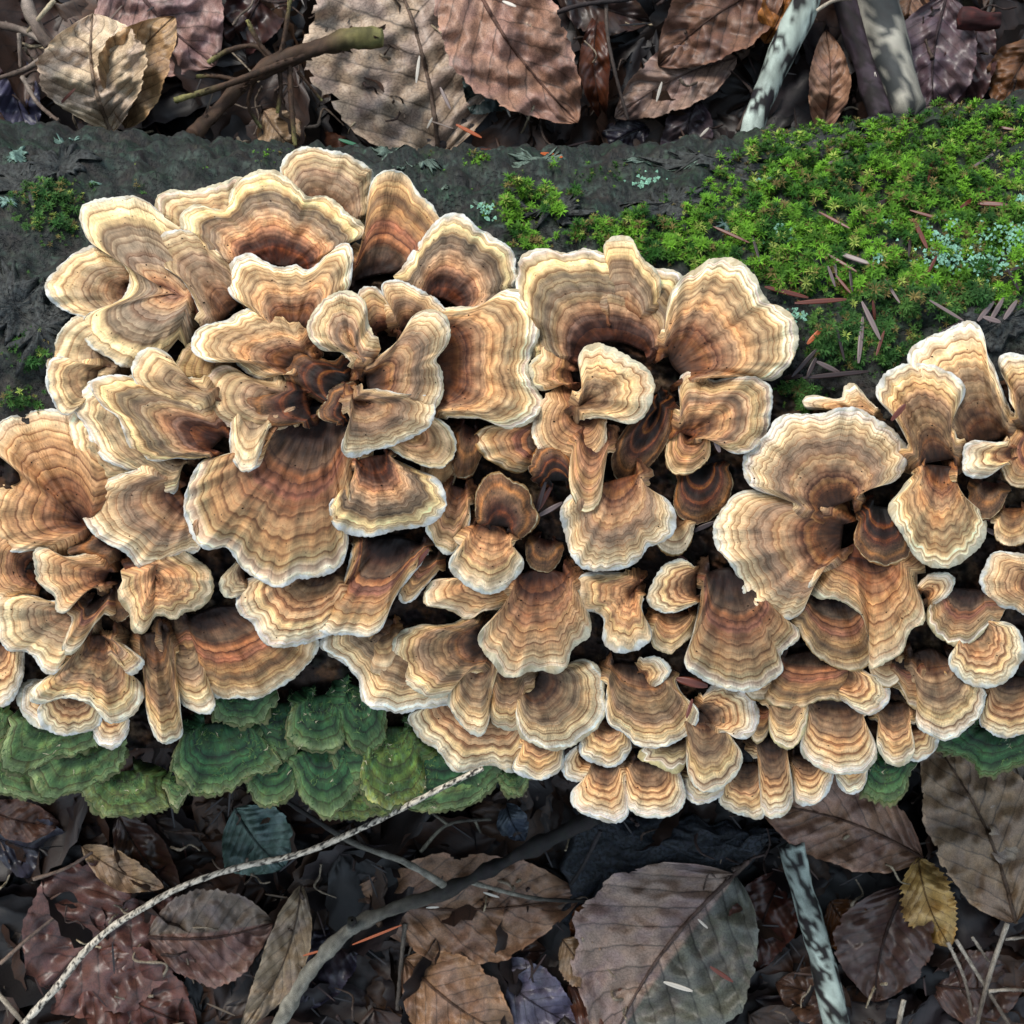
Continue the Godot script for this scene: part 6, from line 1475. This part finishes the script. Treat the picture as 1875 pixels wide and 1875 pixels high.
	twig("forked_straw_twig", "small straw twig forked under the mossy end bracket", [770, 1560, 20, 820, 1510, 22, 900, 1500, 24], 0.0010, 0.0008, "7a7464", "4a463e", 0.0, [[[820, 1510, 22, 780, 1480, 22], 0.0008, 0.0006], [[870, 1503, 23, 880, 1525, 22], 0.0008, 0.0006]])
	twig("stem_piece", "thin upright stem piece left of the tan oval leaf", [742, 1690, 20, 735, 1760, 20, 728, 1850, 20], 0.0012, 0.0012, "6a6258", "4a423c", 0.0)
	twig("black_twig", "thin black twig at the lower edge beside the wood slab", [1100, 1520, 34, 1070, 1580, 28, 1045, 1620, 24], 0.0011, 0.0009, "2a2426", "1c1818", 0.0)

func make_needles() -> void:
	var on := func(px: float, py: float, lift: float) -> float:
		var h := log_hit(px, py)
		if h.is_empty(): return 0.03
		return log_point(h[0], h[1]).y + lift
	var g := "fallen conifer needles on the log"
	for s in [
		["tan needle lying in the bright moss at the upper right", 1525, 460, 1600, 485, "needle_grey", .006], ["red brown needle standing in the bright moss", 1672, 400, 1698, 455, "needle_red", .007], ["dark needle tip in the moss left of the red one", 1595, 382, 1628, 364, "needle_dark", .006],
		["red needle on the bare hollow in the moss, right", 1758, 380, 1818, 342, "needle_red", .006], ["second red needle crossing the bare hollow in the moss", 1790, 372, 1845, 375, "needle_red", .005], ["brown needle under the bare hollow", 1700, 510, 1732, 556, "needle_red", .005],
		["long brown needle along the moss edge right of the scalloped bracket", 1400, 525, 1480, 545, "needle_red", .005], ["brown needle just below the long one at the moss edge", 1455, 555, 1550, 548, "needle_red", .006], ["purple grey needle standing below the moss", 1580, 580, 1572, 665, "needle_grey", .006], ["slanting purple needle right of the standing one", 1578, 552, 1612, 622, "needle_grey", .006],
		["orange needle in the dark moss right of the scalloped bracket", 1478, 630, 1505, 602, "needle_orange", .005], ["dark needle left of the lying pair", 1450, 690, 1495, 640, "needle_dark", .005], ["long dark needle lying under the moss, upper of the pair", 1470, 692, 1590, 680, "needle_dark", .006], ["short grey needle above the lying pair", 1495, 662, 1540, 684, "needle_grey", .007], ["dark needle ending at the small cream lobe", 1435, 692, 1470, 688, "needle_dark", .005],
		["dark needle crossing the lying pair", 1478, 690, 1494, 655, "needle_dark", .006], ["violet needle at the right edge of the moss", 1790, 588, 1820, 552, "needle_grey", .005], ["second violet needle at the right edge of the moss", 1812, 590, 1838, 545, "needle_grey", .005], ["third violet needle at the right picture edge", 1838, 585, 1862, 550, "needle_grey", .006], ["pale violet needle under the fan of needles at the right", 1800, 580, 1832, 590, "needle_grey", .006],
		["red needle lying along the top edge of the log, centre", 875, 273, 930, 278, "needle_red", .003], ["orange needle on the leaf above the log, centre", 835, 228, 882, 252, "needle_orange", -.02], ["orange brown needle at the log edge right of centre", 990, 280, 1030, 288, "needle_orange", .004], ["green needle at the log edge beside the topmost bracket", 620, 255, 660, 268, "needle_green", -.01],
		["dark needle beside the dark knob in the hollow", 978, 948, 1000, 880, "needle_dark", .018], ["red needle in the hollow right of the dark knob", 985, 935, 1012, 885, "needle_red", .016], ["grey needle at the bottom of the hollow", 985, 945, 1030, 920, "needle_grey", .015], ["brown needle under the large fan beside the charred ridge", 1262, 975, 1310, 955, "needle_dark", .014], ["red needle stuck in the largest shell's upper right rim", 1632, 770, 1658, 740, "needle_red", .034],
		["red brown needle on end in the right hollow", 1818, 890, 1812, 945, "needle_red", .014], ["dull red needle above the frilled right bracket", 1800, 945, 1830, 958, "needle_red", .014], ["pinkish needle below it in the right hollow", 1805, 968, 1828, 980, "needle_grey", .014], ["brown needle beside the red one on end in the right hollow", 1820, 900, 1835, 920, "needle_red", .013],
		["violet needle poking from the hole by the pale bracket", 1308, 800, 1318, 828, "needle_grey", .02], ["dark wine red sliver beside the dark wine brown bracket", 755, 1045, 785, 1005, "needle_red", .022]]:
		needle(s[0], Vector2(s[1], s[2]), Vector2(s[3], s[4]), on.call(s[1], s[2], s[6]), on.call(s[3], s[4], s[6]), s[5], g, 0.0019)
	rnd.seed = 8
	for k in 34:
		var px := rnd.randf_range(1330, 1870)
		var py := rnd.randf_range(230, 690)
		if mossy(px, py) < 0.15 or px < 1480 and py > 460: continue
		var a := rnd.randf() * TAU
		var d := Vector2.from_angle(a) * rnd.randf_range(18, 38)
		needle("short brown needle scattered among the others in the bright moss", Vector2(px, py) - d, Vector2(px, py) + d, on.call(px - d.x, py - d.y, .0055), on.call(px + d.x, py + d.y, .0055), ["needle_red", "needle_dark", "needle_red", "needle_grey"][rnd.randi() % 4], "brown needles scattered in the moss", 0.0012)
	var f := "fallen needles on the fungi and leaves"
	for s in [
		["slender needle with pale tip across the brown fingers at the lower left", 295, 1135, 348, 1200, "needle_red", .200, .0012], ["shiny brown seed wedged in the dark pit, lower right of centre", 1238, 1243, 1296, 1256, "needle_red", .198, .0036], ["red needle resting on the tan bracket right of the big disc", 1268, 1280, 1257, 1315, "needle_red", .203, .0016], ["wine brown needle at the root of the cream half disc", 1208, 1000, 1258, 1026, "needle_red", .214, .0018],
		["white needle on the big grey tan leaf", 768, 102, 762, 152, "needle_pale", .028, .0016], ["pinkish needle below the white one on the big grey tan leaf", 806, 160, 825, 200, "needle_grey", .026, .002], ["small white needle by the grey green leaf", 926, 190, 934, 214, "needle_pale", .024, .0012], ["pale needle on the midrib of the big grey tan leaf", 782, 235, 792, 215, "needle_pale", .024, .0012], ["cream needle at the top edge above the brown orange leaf", 920, 2, 945, 12, "needle_pale", .05, .0018],
		["white needle on the grey brown oval leaf", 1202, 186, 1212, 150, "needle_pale", .030, .0015], ["white needle on the dark plum leaf", 1282, 250, 1298, 234, "needle_pale", .026, .0014], ["white needle between the dark stick and the grey stick", 1602, 132, 1606, 170, "needle_pale", .036, .0016], ["cream needle on the two toned leaf at the bottom", 1215, 1798, 1268, 1815, "needle_pale", .034, .0024], ["red needle with mint end on the two toned leaf", 1300, 1770, 1342, 1798, "needle_red", .034, .0022],
		["white needle on the two toned leaf near its midrib", 1278, 1683, 1296, 1700, "needle_pale", .034, .0012], ["white needle beside the fork of the dark branch", 885, 1634, 914, 1643, "needle_pale", .034, .0013], ["pale needle just under the dark branch", 780, 1662, 804, 1661, "needle_pale", .032, .0011], ["pink needle along the dark branch", 645, 1730, 735, 1694, "needle_orange", .034, .0013], ["short pink needle left of the dark branch", 555, 1750, 590, 1740, "needle_orange", .03, .0012], ["orange needle above the log at the left", 110, 190, 138, 162, "needle_red", .05, .0016]]:
		needle(s[0], Vector2(s[1], s[2]), Vector2(s[3], s[4]), s[6], s[6] + 0.002, s[5], f, s[7])
